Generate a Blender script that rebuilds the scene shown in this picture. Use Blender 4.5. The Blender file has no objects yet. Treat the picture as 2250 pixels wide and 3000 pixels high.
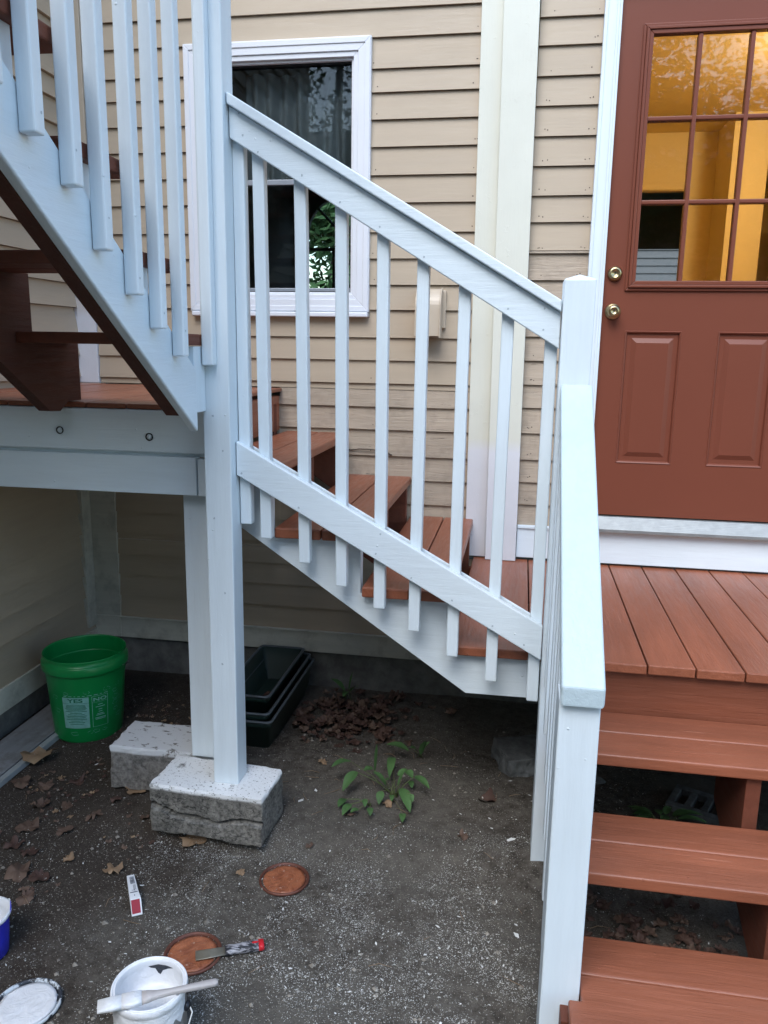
import bpy, bmesh, math, random
from mathutils import Vector, Matrix, noise
R=math.radians
random.seed(7)
sc=bpy.context.scene
C=sc.collection
# ------------------------------------------------------------------ camera, world, sun, exposure
def rotm(p,y,r):
    p,y,r=R(p),R(y),R(r)
    f=Vector((-math.sin(y)*math.cos(p),math.cos(y)*math.cos(p),-math.sin(p)))
    rt=Vector((math.cos(y),math.sin(y),0)); up=rt.cross(f)
    r2=math.cos(r)*rt+math.sin(r)*up; u2=-math.sin(r)*rt+math.cos(r)*up
    return r2,u2,f
cr,cu,cf=rotm(11.643,9.548,0.915)
cd=bpy.data.cameras.new("camera"); cam=bpy.data.objects.new("camera",cd); C.objects.link(cam)
cd.sensor_fit='HORIZONTAL'; cd.sensor_width=36; cd.lens=36*2341.9/2250
cd.clip_start=0.02; cd.clip_end=500
cam.matrix_world=Matrix(((cr.x,cu.x,-cf.x,0),(cr.y,cu.y,-cf.y,0),(cr.z,cu.z,-cf.z,0),(0,0,0,1)))
sc.camera=cam
w=bpy.data.worlds.new("World"); sc.world=w; w.use_nodes=True
nt=w.node_tree; bg=nt.nodes['Background']; sky=nt.nodes.new('ShaderNodeTexSky')
sky.sky_type='NISHITA'; sky.sun_disc=False; sky.sun_elevation=R(50); sky.sun_rotation=R(192)
sky.air_density=1.4; sky.dust_density=1.0; sky.ozone_density=3.0
nt.links.new(sky.outputs[0],bg.inputs[0]); bg.inputs[1].default_value=0.11
sd=bpy.data.lights.new("sun",'SUN'); sun=bpy.data.objects.new("sun",sd); C.objects.link(sun)
sd.energy=.85; sd.angle=R(40); sd.color=(1.0,0.985,0.965)
sun.rotation_euler=(R(40),0,R(-12))      # from behind the camera, slightly right, high
sc.view_settings.view_transform='Standard'; sc.view_settings.look='None'
sc.view_settings.exposure=1.85; sc.view_settings.gamma=1
G=-1.65   # ground height; the camera is the origin
# ------------------------------------------------------------------ materials
def newmat(n):
    m=bpy.data.materials.new(n); m.use_nodes=True; return m,m.node_tree,m.node_tree.nodes['Principled BSDF']
def N(t,k,**kw):
    n=t.nodes.new('ShaderNode'+k)
    for a,b in kw.items(): setattr(n,a,b)
    return n
def coords(t,scale=(1,1,1),rot=(0,0,0)):
    tc=N(t,'TexCoord'); mp=N(t,'Mapping'); t.links.new(tc.outputs['Object'],mp.inputs[0])
    mp.inputs['Scale'].default_value=scale; mp.inputs['Rotation'].default_value=rot
    return mp.outputs[0]
def nz(t,vec,scale,detail=4,rough=.55,dist=0):
    n=N(t,'TexNoise'); n.inputs['Scale'].default_value=scale; n.inputs['Detail'].default_value=detail
    n.inputs['Roughness'].default_value=rough; n.inputs['Distortion'].default_value=dist
    t.links.new(vec,n.inputs['Vector']); return n.outputs[0]
def ramp(t,fac,stops):
    r=N(t,'ValToRGB'); e=r.color_ramp.elements
    while len(e)<len(stops): e.new(0.5)
    for i,(p,c) in enumerate(stops):
        e[i].position=p; e[i].color=(c,c,c,1) if isinstance(c,(int,float)) else (*c,1)
    t.links.new(fac,r.inputs[0]); return r.outputs[0]
def mix(t,fac,a,b,mode='MIX'):
    m=N(t,'Mix',data_type='RGBA',blend_type=mode)
    for s,v in ((m.inputs[0],fac),(m.inputs[6],a),(m.inputs[7],b)):
        if hasattr(v,'links') or hasattr(v,'is_linked'): t.links.new(v,s)
        elif isinstance(v,(int,float)): s.default_value=v if s==m.inputs[0] else (v,v,v,1)
        else: s.default_value=(*v,1)
    return m.outputs[2]
def bump(t,bs,h,strength,dist=.002,prev=None):
    b=N(t,'Bump'); b.inputs['Strength'].default_value=strength; b.inputs['Distance'].default_value=dist
    t.links.new(h,b.inputs['Height'])
    if prev: t.links.new(prev,b.inputs['Normal'])
    t.links.new(b.outputs[0],bs.inputs['Normal']); return b.outputs[0]
AX={'X':(1.2,14,14),'Y':(14,1.2,14),'Z':(14,14,1.2),'N':(6,6,6)}
def paint(name,col,axis='Z',rough=.42,grain=.35,var=.12,spots=.55,rot=(0,0,0),crack=0,dirt=None,chips=None,streak=None):
    m,t,b=newmat(name)
    v=coords(t,AX[axis],rot); vp=coords(t)
    g=nz(t,v,6,6,.65,.4); big=nz(t,vp,2.3,3); fine=nz(t,vp,60,3)
    c=mix(t,ramp(t,big,[(.3,1-var),(.7,1.0)]),(0,0,0),col)
    lum=ramp(t,nz(t,v,3,5,.6),[(.35,1-var*.8),(.65,1.0)]); lum=mix(t,1.0,lum,ramp(t,nz(t,coords(t,tuple(x*.45 for x in AX[axis])),1.0,1),[(.35,1-var*.8),(.6,1.0)]),'MULTIPLY')
    c=mix(t,1.0,c,lum,'MULTIPLY')
    if crack:
        ck=ramp(t,nz(t,coords(t,tuple(x*(1 if x<2 else 2.2) for x in AX[axis])),3.2,8,.7,.3),[(.335-crack*.02,0.25),(.35,1)])
        c=mix(t,1.0,c,ck,'MULTIPLY')
    if streak:
        sk=ramp(t,nz(t,coords(t,tuple((x*.9 if x<2 else x*5.5) for x in AX[axis])),2.5,6,.75),[(.62,0),(.67,streak)])
        msk=ramp(t,nz(t,coords(t),4.0,3),[(.48,0),(.6,1)])
        c=mix(t,mix(t,1.0,sk,msk,'MULTIPLY'),c,(.62,.30,.20))
    if dirt:
        d=ramp(t,nz(t,vp,9,7,.7),[(.5,0),(.72,dirt)]); c=mix(t,d,c,(.09,.075,.06))
    if chips:
        d=ramp(t,nz(t,vp,38,6,.7,.5),[(chips-.02,1),(chips,0)]); c=mix(t,d,c,(.16,.13,.10))
    t.links.new(c,b.inputs['Base Color'])
    t.links.new(ramp(t,g,[(.3,rough-.08),(.7,rough+.12)]),b.inputs['Roughness'])
    n1=bump(t,b,g,grain,.0035)
    n2=bump(t,b,fine,.18,.001,n1)
    vo=N(t,'TexVoronoi'); vo.inputs['Scale'].default_value=34; t.links.new(vp,vo.inputs['Vector'])
    sp=ramp(t,vo.outputs['Distance'],[(.02,1),(.13,0)])
    sp=mix(t,1.0,sp,ramp(t,nz(t,vp,21,2),[(.60,0),(.64,1)]),'MULTIPLY')
    if spots: bump(t,b,sp,spots,.004,n2)
    return m
WH=(.74,.83,.88)
white={a:paint('white_paint_'+a,WH,a,var=.05,grain=.3) for a in 'XYZ'}
white['SX']=paint('white_paint_sloped_rail',WH,'X',rot=(0,R(33),0),grain=.4,var=.04)
white['SY']=paint('white_paint_sloped_side',WH,'Y',rot=(R(36),0,0),grain=.4,var=.05)
dimwhite=paint('dimmed_white_handrail_paint',(.53,.645,.69),'Y',rot=(R(-37),0,0),grain=.5,rough=.36,var=.05)  # same white paint, base darkened to offset strong light on the rail top
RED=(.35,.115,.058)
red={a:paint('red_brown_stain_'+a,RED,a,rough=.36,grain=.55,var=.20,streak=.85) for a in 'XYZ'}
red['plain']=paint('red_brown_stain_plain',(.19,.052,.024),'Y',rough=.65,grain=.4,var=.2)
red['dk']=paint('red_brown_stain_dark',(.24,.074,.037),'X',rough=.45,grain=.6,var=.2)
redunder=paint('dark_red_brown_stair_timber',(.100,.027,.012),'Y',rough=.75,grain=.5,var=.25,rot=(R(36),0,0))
siding_m=paint('tan_siding_paint',(.46,.375,.275),'X',rough=.5,grain=.18,var=.06,spots=.15)
siding_y=paint('tan_siding_paint_side',(.46,.375,.275),'Y',rough=.5,grain=.3,var=.07,spots=.2)
siding_old=paint('tan_siding_paint_cracked',(.455,.37,.28),'X',rough=.55,grain=.9,var=.12,spots=.3,crack=-1.2,dirt=.35)
nail_m=paint('nail_rust',(.10,.08,.06),'N',rough=.7,grain=.1)
trim_low=paint('grey_white_trim',(.62,.61,.53),'X',rough=.55,grain=.3,var=.12,dirt=.4)
def twotone(name,zb,wob,up=(.70,.71,.62),lo=(.70,.715,.75),soft=.03):
    m,t,b=newmat(name); vp=coords(t)
    sx=N(t,'SeparateXYZ'); t.links.new(vp,sx.inputs[0])
    a=N(t,'Math',operation='MULTIPLY_ADD'); t.links.new(nz(t,vp,7,3),a.inputs[0]); a.inputs[1].default_value=wob; t.links.new(sx.outputs[2],a.inputs[2])
    mr=N(t,'MapRange'); mr.inputs[1].default_value=zb-soft; mr.inputs[2].default_value=zb+soft; t.links.new(a.outputs[0],mr.inputs[0])
    c=mix(t,mr.outputs[0],lo,up); c=mix(t,1.0,c,ramp(t,nz(t,vp,5,5),[(.3,.93),(.7,1)]),'MULTIPLY')
    t.links.new(c,b.inputs['Base Color']); b.inputs['Roughness'].default_value=.45
    n1=bump(t,b,nz(t,coords(t,AX['Z']),6,6,.65),.3,.003); bump(t,b,ramp(t,nz(t,vp,26,6,.7),[(.62,0),(.66,1)]),.35,.002,n1)
    return m
pil_m=twotone('cream_and_white_post_paint',1.25,.04)
corner_m=twotone('cream_and_white_corner_paint',1.89,.12,up=(.46,.39,.30),lo=(.66,.68,.72),soft=.06)
def simple(name,col,rough=.5,metal=0,var=.1,scale=20,bmp=.2,spec=.5,dist=.002):
    m,t,b=newmat(name); vp=coords(t)
    c=mix(t,ramp(t,nz(t,vp,scale,5),[(.3,1-var),(.7,1)]),(0,0,0),col)
    t.links.new(c,b.inputs['Base Color']); b.inputs['Roughness'].default_value=rough; b.inputs['Metallic'].default_value=metal
    b.inputs['Specular IOR Level'].default_value=spec
    if bmp: bump(t,b,nz(t,vp,scale*2.5,5),bmp,dist)
    return m
doorm=simple('door_paint',(.175,.053,.031),.36,0,.04,3,.04,.3)
brass=simple('aged_brass',(.55,.44,.24),.28,1,.25,60,.05)
brass_d=simple('dark_keyhole',(.02,.018,.012),.6)
alu=simple('ridged_aluminium',(.30,.32,.32),.5,.5,.2,30,.1)
vinyl=simple('white_vinyl',(.74,.77,.82),.35,0,.05,4,.05)
vinyl_g=simple('grey_aluminium_sash',(.30,.33,.37),.4,.3,.05)
black=simple('black_gasket',(.012,.013,.014),.5)
ventm=simple('beige_plastic',(.52,.44,.34),.38,0,.06,6,.05)
def glassm(name,tint,ior=1.5,gloss=1.0):
    m,t,b=newmat(name); t.nodes.remove(b); out=t.nodes['Material Output']
    tr=N(t,'BsdfTransparent'); tr.inputs[0].default_value=(*tint,1); gl=N(t,'BsdfGlossy'); gl.inputs['Roughness'].default_value=.015
    fr=N(t,'Fresnel'); fr.inputs[0].default_value=ior; mx=N(t,'MixShader')
    bp=N(t,'Bump'); bp.inputs['Strength'].default_value=.035; bp.inputs['Distance'].default_value=.004
    t.links.new(nz(t,coords(t,(1,1,.5)),5,2),bp.inputs['Height']); t.links.new(bp.outputs[0],gl.inputs['Normal'])
    t.links.new(fr.outputs[0],mx.inputs[0]); t.links.new(tr.outputs[0],mx.inputs[1]); t.links.new(gl.outputs[0],mx.inputs[2])
    t.links.new(mx.outputs[0],out.inputs[0]); return m
glass=glassm('window_glass',(.80,.84,.84),1.42); dglass=glassm('door_glass',(.93,.93,.92),1.5)
kwall=simple('kitchen_wall_paint',(.72,.56,.27),.6,0,.04,3,.05)
kceil=simple('kitchen_ceiling_paint',(.70,.54,.25),.7,0,.04,3,.05)
kcab=simple('cabinet_paint',(.80,.60,.28),.4,0,.04,3,.05)
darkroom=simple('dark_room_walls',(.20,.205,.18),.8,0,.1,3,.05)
curt=simple('grey_sheer_curtain',(.36,.38,.40),.8,0,.2,5,.1)
def concrete(name,col,sc_=30,rough=.9,bs=.9,dk=.45):
    m,t,b=newmat(name); vp=coords(t)
    a=nz(t,vp,sc_,8,.7); c=mix(t,ramp(t,a,[(.35,dk),(.62,1)]),(0,0,0),col)
    c=mix(t,1.0,c,ramp(t,nz(t,vp,6,4),[(.3,.75),(.7,1)]),'MULTIPLY')
    t.links.new(c,b.inputs['Base Color']); b.inputs['Roughness'].default_value=rough
    bump(t,b,nz(t,vp,sc_*2,8,.75),bs,.004); return m
found_m=concrete('foundation_concrete',(.20,.20,.19),14,.9,.4,.6)
def blockmat():
    m,t,b=newmat('painted_concrete_block'); vp=coords(t)
    base=mix(t,ramp(t,nz(t,vp,70,8,.75),[(.38,.3),(.6,1)]),(0,0,0),(.30,.29,.26))
    base=mix(t,1.0,base,ramp(t,nz(t,vp,9,5),[(.35,.6),(.65,1)]),'MULTIPLY')
    vo=N(t,'TexVoronoi',feature='DISTANCE_TO_EDGE'); vo.inputs['Scale'].default_value=9
    wv=mix(t,.22,vp,N(t,'TexNoise').outputs[1]); t.links.new(wv,vo.inputs['Vector'])
    base=mix(t,1.0,base,ramp(t,vo.outputs[0],[(.004,.25),(.02,1)]),'MULTIPLY')
    ge=N(t,'NewGeometry'); sx=N(t,'SeparateXYZ'); t.links.new(ge.outputs['Normal'],sx.inputs[0])
    sp=N(t,'SeparateXYZ'); t.links.new(vp,sp.inputs[0])
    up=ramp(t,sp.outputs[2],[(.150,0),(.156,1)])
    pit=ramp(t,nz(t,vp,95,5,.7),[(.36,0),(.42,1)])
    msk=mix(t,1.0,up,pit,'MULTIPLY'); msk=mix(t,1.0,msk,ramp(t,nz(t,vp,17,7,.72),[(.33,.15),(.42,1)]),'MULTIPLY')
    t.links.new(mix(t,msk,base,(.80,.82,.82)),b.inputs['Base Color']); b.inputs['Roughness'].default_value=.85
    bump(t,b,nz(t,vp,120,6,.75),.9,.003); return m
block_m=blockmat()
def dirtblock():
    m,t,b=newmat('dirty_painted_block'); vp=coords(t)
    base=mix(t,ramp(t,nz(t,vp,60,8,.75),[(.38,.4),(.6,1)]),(0,0,0),(.26,.25,.23))
    ge=N(t,'NewGeometry'); sx=N(t,'SeparateXYZ'); t.links.new(ge.outputs['Normal'],sx.inputs[0])
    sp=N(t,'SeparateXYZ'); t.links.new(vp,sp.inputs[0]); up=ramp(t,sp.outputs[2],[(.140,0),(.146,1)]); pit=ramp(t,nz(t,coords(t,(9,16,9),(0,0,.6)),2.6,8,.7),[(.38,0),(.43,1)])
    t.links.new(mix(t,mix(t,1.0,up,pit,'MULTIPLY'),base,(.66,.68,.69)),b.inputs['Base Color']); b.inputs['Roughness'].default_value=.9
    bump(t,b,nz(t,vp,90,6,.75),.8,.003); return m
block2_m=dirtblock()
def dirt():
    m,t,b=newmat('bare_dirt'); vp=coords(t)
    a=nz(t,vp,26,10,.72); bg_=nz(t,vp,1.7,4); f=nz(t,vp,170,5,.7)
    c=mix(t,ramp(t,a,[(.34,0),(.66,1)]),(.046,.038,.031),(.158,.143,.121))
    c=mix(t,ramp(t,bg_,[(.4,0),(.6,.55)]),c,(.148,.140,.122))
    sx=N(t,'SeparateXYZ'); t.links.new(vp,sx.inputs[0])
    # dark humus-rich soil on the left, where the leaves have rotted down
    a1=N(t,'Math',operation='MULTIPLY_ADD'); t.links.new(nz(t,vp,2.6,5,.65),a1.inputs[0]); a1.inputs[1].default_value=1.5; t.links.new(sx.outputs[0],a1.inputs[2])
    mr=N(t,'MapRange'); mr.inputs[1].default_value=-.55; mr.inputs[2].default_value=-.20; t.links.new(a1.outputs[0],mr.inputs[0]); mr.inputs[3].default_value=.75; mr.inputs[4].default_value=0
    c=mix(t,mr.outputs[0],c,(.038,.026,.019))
    c=mix(t,ramp(t,f,[(.55,0),(.72,.7)]),c,(.22,.20,.17))
    c=mix(t,ramp(t,nz(t,vp,240,4,.6),[(.30,.75),(.40,0)]),c,(.02,.016,.013))
    t.links.new(c,b.inputs['Base Color']); b.inputs['Roughness'].default_value=.95; b.inputs['Specular IOR Level'].default_value=.2
    n1=bump(t,b,a,.6,.02); bump(t,b,f,.9,.006,n1); return m
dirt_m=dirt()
def leafm(name,c1,c2):
    m,t,b=newmat(name); vp=coords(t); oi=N(t,'ObjectInfo')
    k=nz(t,vp,9,4); c=mix(t,ramp(t,k,[(.35,0),(.65,1)]),c1,c2)
    t.links.new(c,b.inputs['Base Color']); b.inputs['Roughness'].default_value=.7
    bump(t,b,nz(t,vp,60,4),.4,.003); return m
dry=[leafm('dry_leaf_brown',(.075,.045,.032),(.15,.098,.07)),leafm('dry_leaf_tan',(.20,.125,.07),(.33,.23,.14)),leafm('dry_leaf_red',(.055,.028,.022),(.09,.05,.036))]
green=leafm('green_leaf',(.04,.10,.028),(.075,.165,.05)); stemm=leafm('weed_stem',(.09,.15,.04),(.13,.12,.06))
chip_m=simple('white_paint_flake',(.78,.79,.77),.6,0,.1); peb_m=concrete('pebble_grey',(.36,.33,.28),40,.9,.5)
gplas=simple('green_bucket_plastic',(.004,.235,.055),.32,0,.12,5,.05)
gprint=simple('pale_bucket_print',(.22,.50,.44),.5,0,.25,60,.0); gprint2=simple('green_print_letters',(.01,.16,.08),.5,0,.1)
potm=simple('dark_green_planter_plastic',(.016,.036,.031),.45,0,.15,10,.1); rimm=simple('planter_rim_plastic',(.10,.12,.135),.42,0,.1)
def wetpaint(name,col,rough=.22,sc_=14,bs=.5):
    m,t,b=newmat(name); vp=coords(t)
    t.links.new(mix(t,ramp(t,nz(t,vp,sc_,4),[(.3,.86),(.7,1)]),(0,0,0),col),b.inputs['Base Color'])
    b.inputs['Roughness'].default_value=rough; bump(t,b,nz(t,vp,sc_*1.4,5,.6,1.2),bs,.01); return m
wetwhite=wetpaint('wet_white_paint',(.84,.86,.88),.3,16,.6)
def lidpaint():
    m,t,b=newmat('drying_red_brown_paint'); vp=coords(t)
    c=mix(t,ramp(t,nz(t,vp,11,5,.65,1.5),[(.35,0),(.65,1)]),(.23,.070,.033),(.42,.155,.075))
    c=mix(t,ramp(t,nz(t,vp,75,5,.6),[(.66,0),(.70,.8)]),c,(.55,.42,.36)); c=mix(t,ramp(t,nz(t,vp,30,6,.7,.8),[(.30,.8),(.34,0)]),c,(.06,.03,.02))
    t.links.new(c,b.inputs['Base Color']); b.inputs['Roughness'].default_value=.3
    bump(t,b,nz(t,vp,26,5,.6,1.5),.7,.01); return m
wetred=lidpaint()
def smeared_rim():
    m,t,b=newmat('paint_smeared_lid_rim'); vp=coords(t)
    t.links.new(mix(t,ramp(t,nz(t,vp,22,5,.7),[(.47,0),(.53,1)]),(.03,.035,.045),(.62,.68,.72)),b.inputs['Base Color']); b.inputs['Roughness'].default_value=.4; return m
lidrim=smeared_rim()
steel=simple('steel_can',(.46,.48,.50),.35,.9,.15,40,.1); lidm=simple('dark_lid_rim',(.03,.035,.045),.3,.5); redrim=simple('paint_crusted_rim',(.16,.06,.04),.5,.2,.3,80,.3)
bluem=simple('blue_plastic_pail',(.03,.035,.50),.35,0,.15,30,.05)
bristle=simple('paint_soaked_bristles',(.82,.84,.85),.55,0,.12,120,.6); woodh=paint('paint_smeared_handle',(.66,.62,.60),'X',rough=.5,grain=.2,dirt=.5,var=.2)
blade=simple('stained_steel_blade',(.33,.31,.25),.45,.5,.25,30,.1); blackh=simple('black_rubber_grip',(.02,.022,.028),.45)
def smear():
    m,t,b=newmat('paint_smeared_grip'); vp=coords(t)
    t.links.new(mix(t,ramp(t,nz(t,coords(t,(20,60,60)),1.3,6,.7),[(.46,0),(.56,1)]),(.02,.022,.028),(.42,.42,.45)),b.inputs['Base Color']); b.inputs['Roughness'].default_value=.5; return m
smearm=smear(); redcap=simple('red_plastic',(.60,.02,.03),.3,0,.05); redprint=simple('dark_red_print',(.30,.005,.02),.4,0,.1)
card=simple('white_card',(.78,.80,.82),.5,0,.05); inkm=simple('grey_ink',(.13,.14,.17),.6)
plankm=paint('weathered_grey_board',(.30,.31,.32),'Y',rough=.8,grain=.3,var=.25,dirt=.8); stripm=simple('pale_metal_strip',(.40,.43,.44),.5,.2,.15)
stone_m=concrete('grey_stone',(.17,.18,.18),20,.9,.5)
# ------------------------------------------------------------------ mesh helpers
def nb(): return bmesh.new()
def box(bm,x0,x1,y0,y1,z0,z1,mi=0):
    vs=[bm.verts.new(p) for p in ((x0,y0,z0),(x1,y0,z0),(x1,y1,z0),(x0,y1,z0),(x0,y0,z1),(x1,y0,z1),(x1,y1,z1),(x0,y1,z1))]
    for f in ((0,3,2,1),(4,5,6,7),(0,1,5,4),(1,2,6,5),(2,3,7,6),(3,0,4,7)):
        q=bm.faces.new([vs[i] for i in f]); q.material_index=mi
    return vs
def prism(bm,poly,plane,a,b,mi=0):
    def P(u,v,w): return {'XZ':(u,w,v),'YZ':(w,u,v),'XY':(u,v,w)}[plane]
    A=[bm.verts.new(P(u,v,a)) for u,v in poly]; B=[bm.verts.new(P(u,v,b)) for u,v in poly]; n=len(poly)
    fs=[bm.faces.new(A),bm.faces.new(B[::-1])]
    for i in range(n): fs.append(bm.faces.new((A[i],B[i],B[(i+1)%n],A[(i+1)%n])))
    for f in fs: f.material_index=mi
    return A+B
def obox(bm,p0,p1,wv,hv,mi=0):
    p0,p1,wv,hv=Vector(p0),Vector(p1),Vector(wv)/2,Vector(hv)/2
    v=[bm.verts.new(p+a*wv+b*hv) for p in (p0,p1) for a,b in ((-1,-1),(1,-1),(1,1),(-1,1))]
    for f in ((0,1,2,3),(7,6,5,4),(0,4,5,1),(1,5,6,2),(2,6,7,3),(3,7,4,0)): bm.faces.new([v[i] for i in f]).material_index=mi
    return v
def lathe(bm,prof,c,n=48,mi=0,axis='Z',close=False,wob=0):
    rings=[]
    for r,h in prof:
        ring=[]
        for i in range(n):
            a=2*math.pi*i/n; rr=r*(1+wob*noise.noise(Vector((math.cos(a)*1.7,math.sin(a)*1.7,h*9))))
            p=(rr*math.cos(a),rr*math.sin(a),h) if axis=='Z' else (rr*math.cos(a),-h,rr*math.sin(a))
            ring.append(bm.verts.new(Vector(p)+Vector(c)))
        rings.append(ring)
    for k in range(len(rings)-1):
        for i in range(n):
            f=bm.faces.new((rings[k][i],rings[k][(i+1)%n],rings[k+1][(i+1)%n],rings[k+1][i])); f.material_index=mi; f.smooth=True
    if close:
        for q in (rings[0],rings[-1]):
            f=bm.faces.new(q); f.material_index=mi
    return rings
def tube(bm,pts,r,n=6,mi=0):
    pts=[Vector(p) for p in pts]; rings=[]
    for i,p in enumerate(pts):
        d=(pts[min(i+1,len(pts)-1)]-pts[max(i-1,0)]).normalized(); u=d.orthogonal().normalized(); v=d.cross(u)
        rr=r[i] if isinstance(r,(list,tuple)) else r
        rings.append([bm.verts.new(p+rr*(math.cos(2*math.pi*k/n)*u+math.sin(2*math.pi*k/n)*v)) for k in range(n)])
    for a,b in zip(rings,rings[1:]):
        for k in range(n):
            f=bm.faces.new((a[k],a[(k+1)%n],b[(k+1)%n],b[k])); f.smooth=True; f.material_index=mi
    bm.faces.new(rings[0]).material_index=mi; bm.faces.new(rings[-1][::-1]).material_index=mi
def absloc(o):
    v=Vector((0,0,0))
    while o: v+=o.location; o=o.parent
    return v
KS=1.0   # working scale of the parts being built
def obj(name,bm,mats,parent=None,bev=0,seg=2,loc=None,sm=False):
    if KS!=1:
        for v in bm.verts: v.co*=KS
    bmesh.ops.recalc_face_normals(bm,faces=bm.faces)
    if bev:
        es=[e for e in bm.edges if len(e.link_faces)==2 and e.calc_face_angle(0)>.5]
        bmesh.ops.bevel(bm,geom=es,offset=bev,segments=seg,profile=.5,affect='EDGES',clamp_overlap=True)
    if parent is not None: off=absloc(parent)
    else: off=Vector(loc)*KS if loc is not None else Vector((0,0,0))
    for v in bm.verts: v.co-=off
    me=bpy.data.meshes.new(name); bm.to_mesh(me); bm.free()
    if sm:
        for p in me.polygons: p.use_smooth=True
    for m in (mats if isinstance(mats,(list,tuple)) else [mats]): me.materials.append(m)
    o=bpy.data.objects.new(name,me); C.objects.link(o)
    if parent is not None: o.parent=parent
    elif loc is not None: o.location=Vector(loc)*KS
    return o
def tag(o,label,cat,group=None,kind=None):
    o['label']=label
    if cat: o['category']=cat
    if group: o['group']=group
    if kind: o['kind']=kind
    return o
def thing(name,loc,label,cat,group=None):
    o=bpy.data.objects.new(name,None); C.objects.link(o); o.location=Vector(loc)*KS; o.empty_display_size=.1
    return tag(o,label,cat,group)
def jit(bm,s,a):     # slight natural unevenness
    for v in bm.verts: v.co+=a*Vector(noise.noise_vector(v.co*s))
# ------------------------------------------------------------------ ground
def S_(a,b,x):
    t=min(1,max(0,(x-a)/(b-a))); return t*t*(3-2*t)
def gz(x,y):
    z=G+.042*S_(2.22,2.38,y)*(1-S_(2.8,3.15,y))*S_(-1.62,-1.35,x)+.03*math.exp(-((x-.14)**2+(y-2.32)**2)/.02)+.010*noise.noise(Vector((x*2.1,y*2.1,0)))+.005*noise.noise(Vector((x*9,y*9,3)))
    return z
bm=nb()
def axis_pts(lo,hi,st,far):
    a=[lo+i*st for i in range(int((hi-lo)/st)+1)]; e=[];d=st
    x=lo
    while x>-far: d*=1.5; x-=d; e.append(x)
    b=[];d=st;x=a[-1]
    while x<far: d*=1.5; x+=d; b.append(x)
    return e[::-1]+a+b
xs=axis_pts(-2.4,1.4,.022,90); ys=axis_pts(.9,3.9,.022,90)
grid=[[bm.verts.new((x,y,(gz(x,y)+.0035*noise.noise(Vector((x*38,y*38,1))) if -3<x<2 and .3<y<4.2 else gz(x,y)))) for x in xs] for y in ys]
for j in range(len(ys)-1):
    for i in range(len(xs)-1): bm.faces.new((grid[j][i],grid[j][i+1],grid[j+1][i+1],grid[j+1][i])).smooth=True
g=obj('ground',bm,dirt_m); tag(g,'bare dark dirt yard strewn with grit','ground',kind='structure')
# ------------------------------------------------------------------ the house
house=thing('house',(0,3.6,G),'tan clapboard house corner with brown door, window and white trim','house')
YW=3.6
zl=[1.37+.113*k for k in range(14,0,-1)]+[1.37,1.261,1.141,1.05,.943,.835,.722,.61,.489,.38,.269,.162,.042,-.057,-.159,-.264,-.368,-.486,-.595,-.705,-.812,-.92,-1.028,-1.132,-1.242,-1.353]
zd=[1.305+.112*k for k in range(14,0,-1)]+[1.305,1.201,1.087,.976,.86,.745,.63,.524,.399,.29,.172,.055,-.047,-.15,-.25,-.362,-.479,-.581,-.683,-.776]
def siding(bm,u0,u1,z0,z1,lines,face,lip=.012,side='Y',mi=0,jt=0):
    # lapped clapboards: each board leans out towards its lower edge
    for k in range(len(lines)-1):
        zt,zb=lines[k],lines[k+1]
        if zb>=z1-.004 or zt<=z0+.004: continue
        t=min(zt,z1); b=max(zb,z0); fr=lambda z:lip*(zt-z)/(zt-zb)+.002
        n=max(1,int((u1-u0)/.35)) ; rowt=[];rowb=[];rowi=[]
        for i in range(n+1):
            u=u0+(u1-u0)*i/n; e=.0012*noise.noise(Vector((u*3,zb*7,0)))
            ot,ob=fr(t),fr(b)
            def P(o,z): return (u,face-o,z) if side=='Y' else (face+o,u,z)
            rowt.append(bm.verts.new(P(ot,t-.0024))); rowb.append(bm.verts.new(P(ob,b+e))); rowi.append((bm.verts.new(P(-.009,b+e+.001)),bm.verts.new(P(-.009,b+e-.0026)),bm.verts.new(P(.001,b+e-.0026))))
        for i in range(n):
            for f in ((rowt[i],rowb[i],rowb[i+1],rowt[i+1]),(rowb[i],rowi[i][0],rowi[i+1][0],rowb[i+1]),(rowi[i][0],rowi[i][1],rowi[i+1][1],rowi[i+1][0]),(rowi[i][1],rowi[i][2],rowi[i+1][2],rowi[i+1][1])): bm.faces.new(f).material_index=mi
def nails(bm,pts,mi=1,side='Y',r=.0028):
    for (u,z,o) in pts:
        c=Vector((u,o,z)) if side=='Y' else Vector((o,u,z))
        vs=[]
        for k in range(7):
            a=2*math.pi*k/7; d=r*random.uniform(.7,1.2)
            vs.append(bm.verts.new(c+(Vector((d*math.cos(a),0,d*math.sin(a))) if side=='Y' else Vector((0,d*math.cos(a),d*math.sin(a))))))
        bm.faces.new(vs).material_index=mi
bm=nb(); rnd=random.Random(3)
siding(bm,-1.99,-1.513,-.186,2.9,zl,YW); siding(bm,-1.513,-.685,1.264,2.9,zl,YW); siding(bm,-1.513,-.685,-.186,.131,zl,YW); siding(bm,-.685,-.225,-.186,2.9,zl,YW)
siding(bm,.0,.25,.41,2.9,zd,YW); siding(bm,.25,1.2,1.46,2.9,zd,YW); siding(bm,1.2,3.6,-.93,2.9,zd,YW)
siding(bm,-1.945,2.6,-1.353,-.95,zl,YW); siding(bm,-1.945,-1.1,-.95,-.225,zl,YW)
pts=[]
for k,z in enumerate(zd[:-1]):
    if z<2.0:
        for u in (.035,.052,.215,.232):
            if rnd.random()<.75: pts.append((u+rnd.uniform(-.006,.006),z+.022+rnd.uniform(-.004,.006),YW-.0122))
for z in zl:
    for u in (-.668,-.25,-.24):
        if rnd.random()<.6 and -.5<z<1.5: pts.append((u+rnd.uniform(-.01,.01),z+.022,YW-.0122))
nails(bm,pts)
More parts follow.
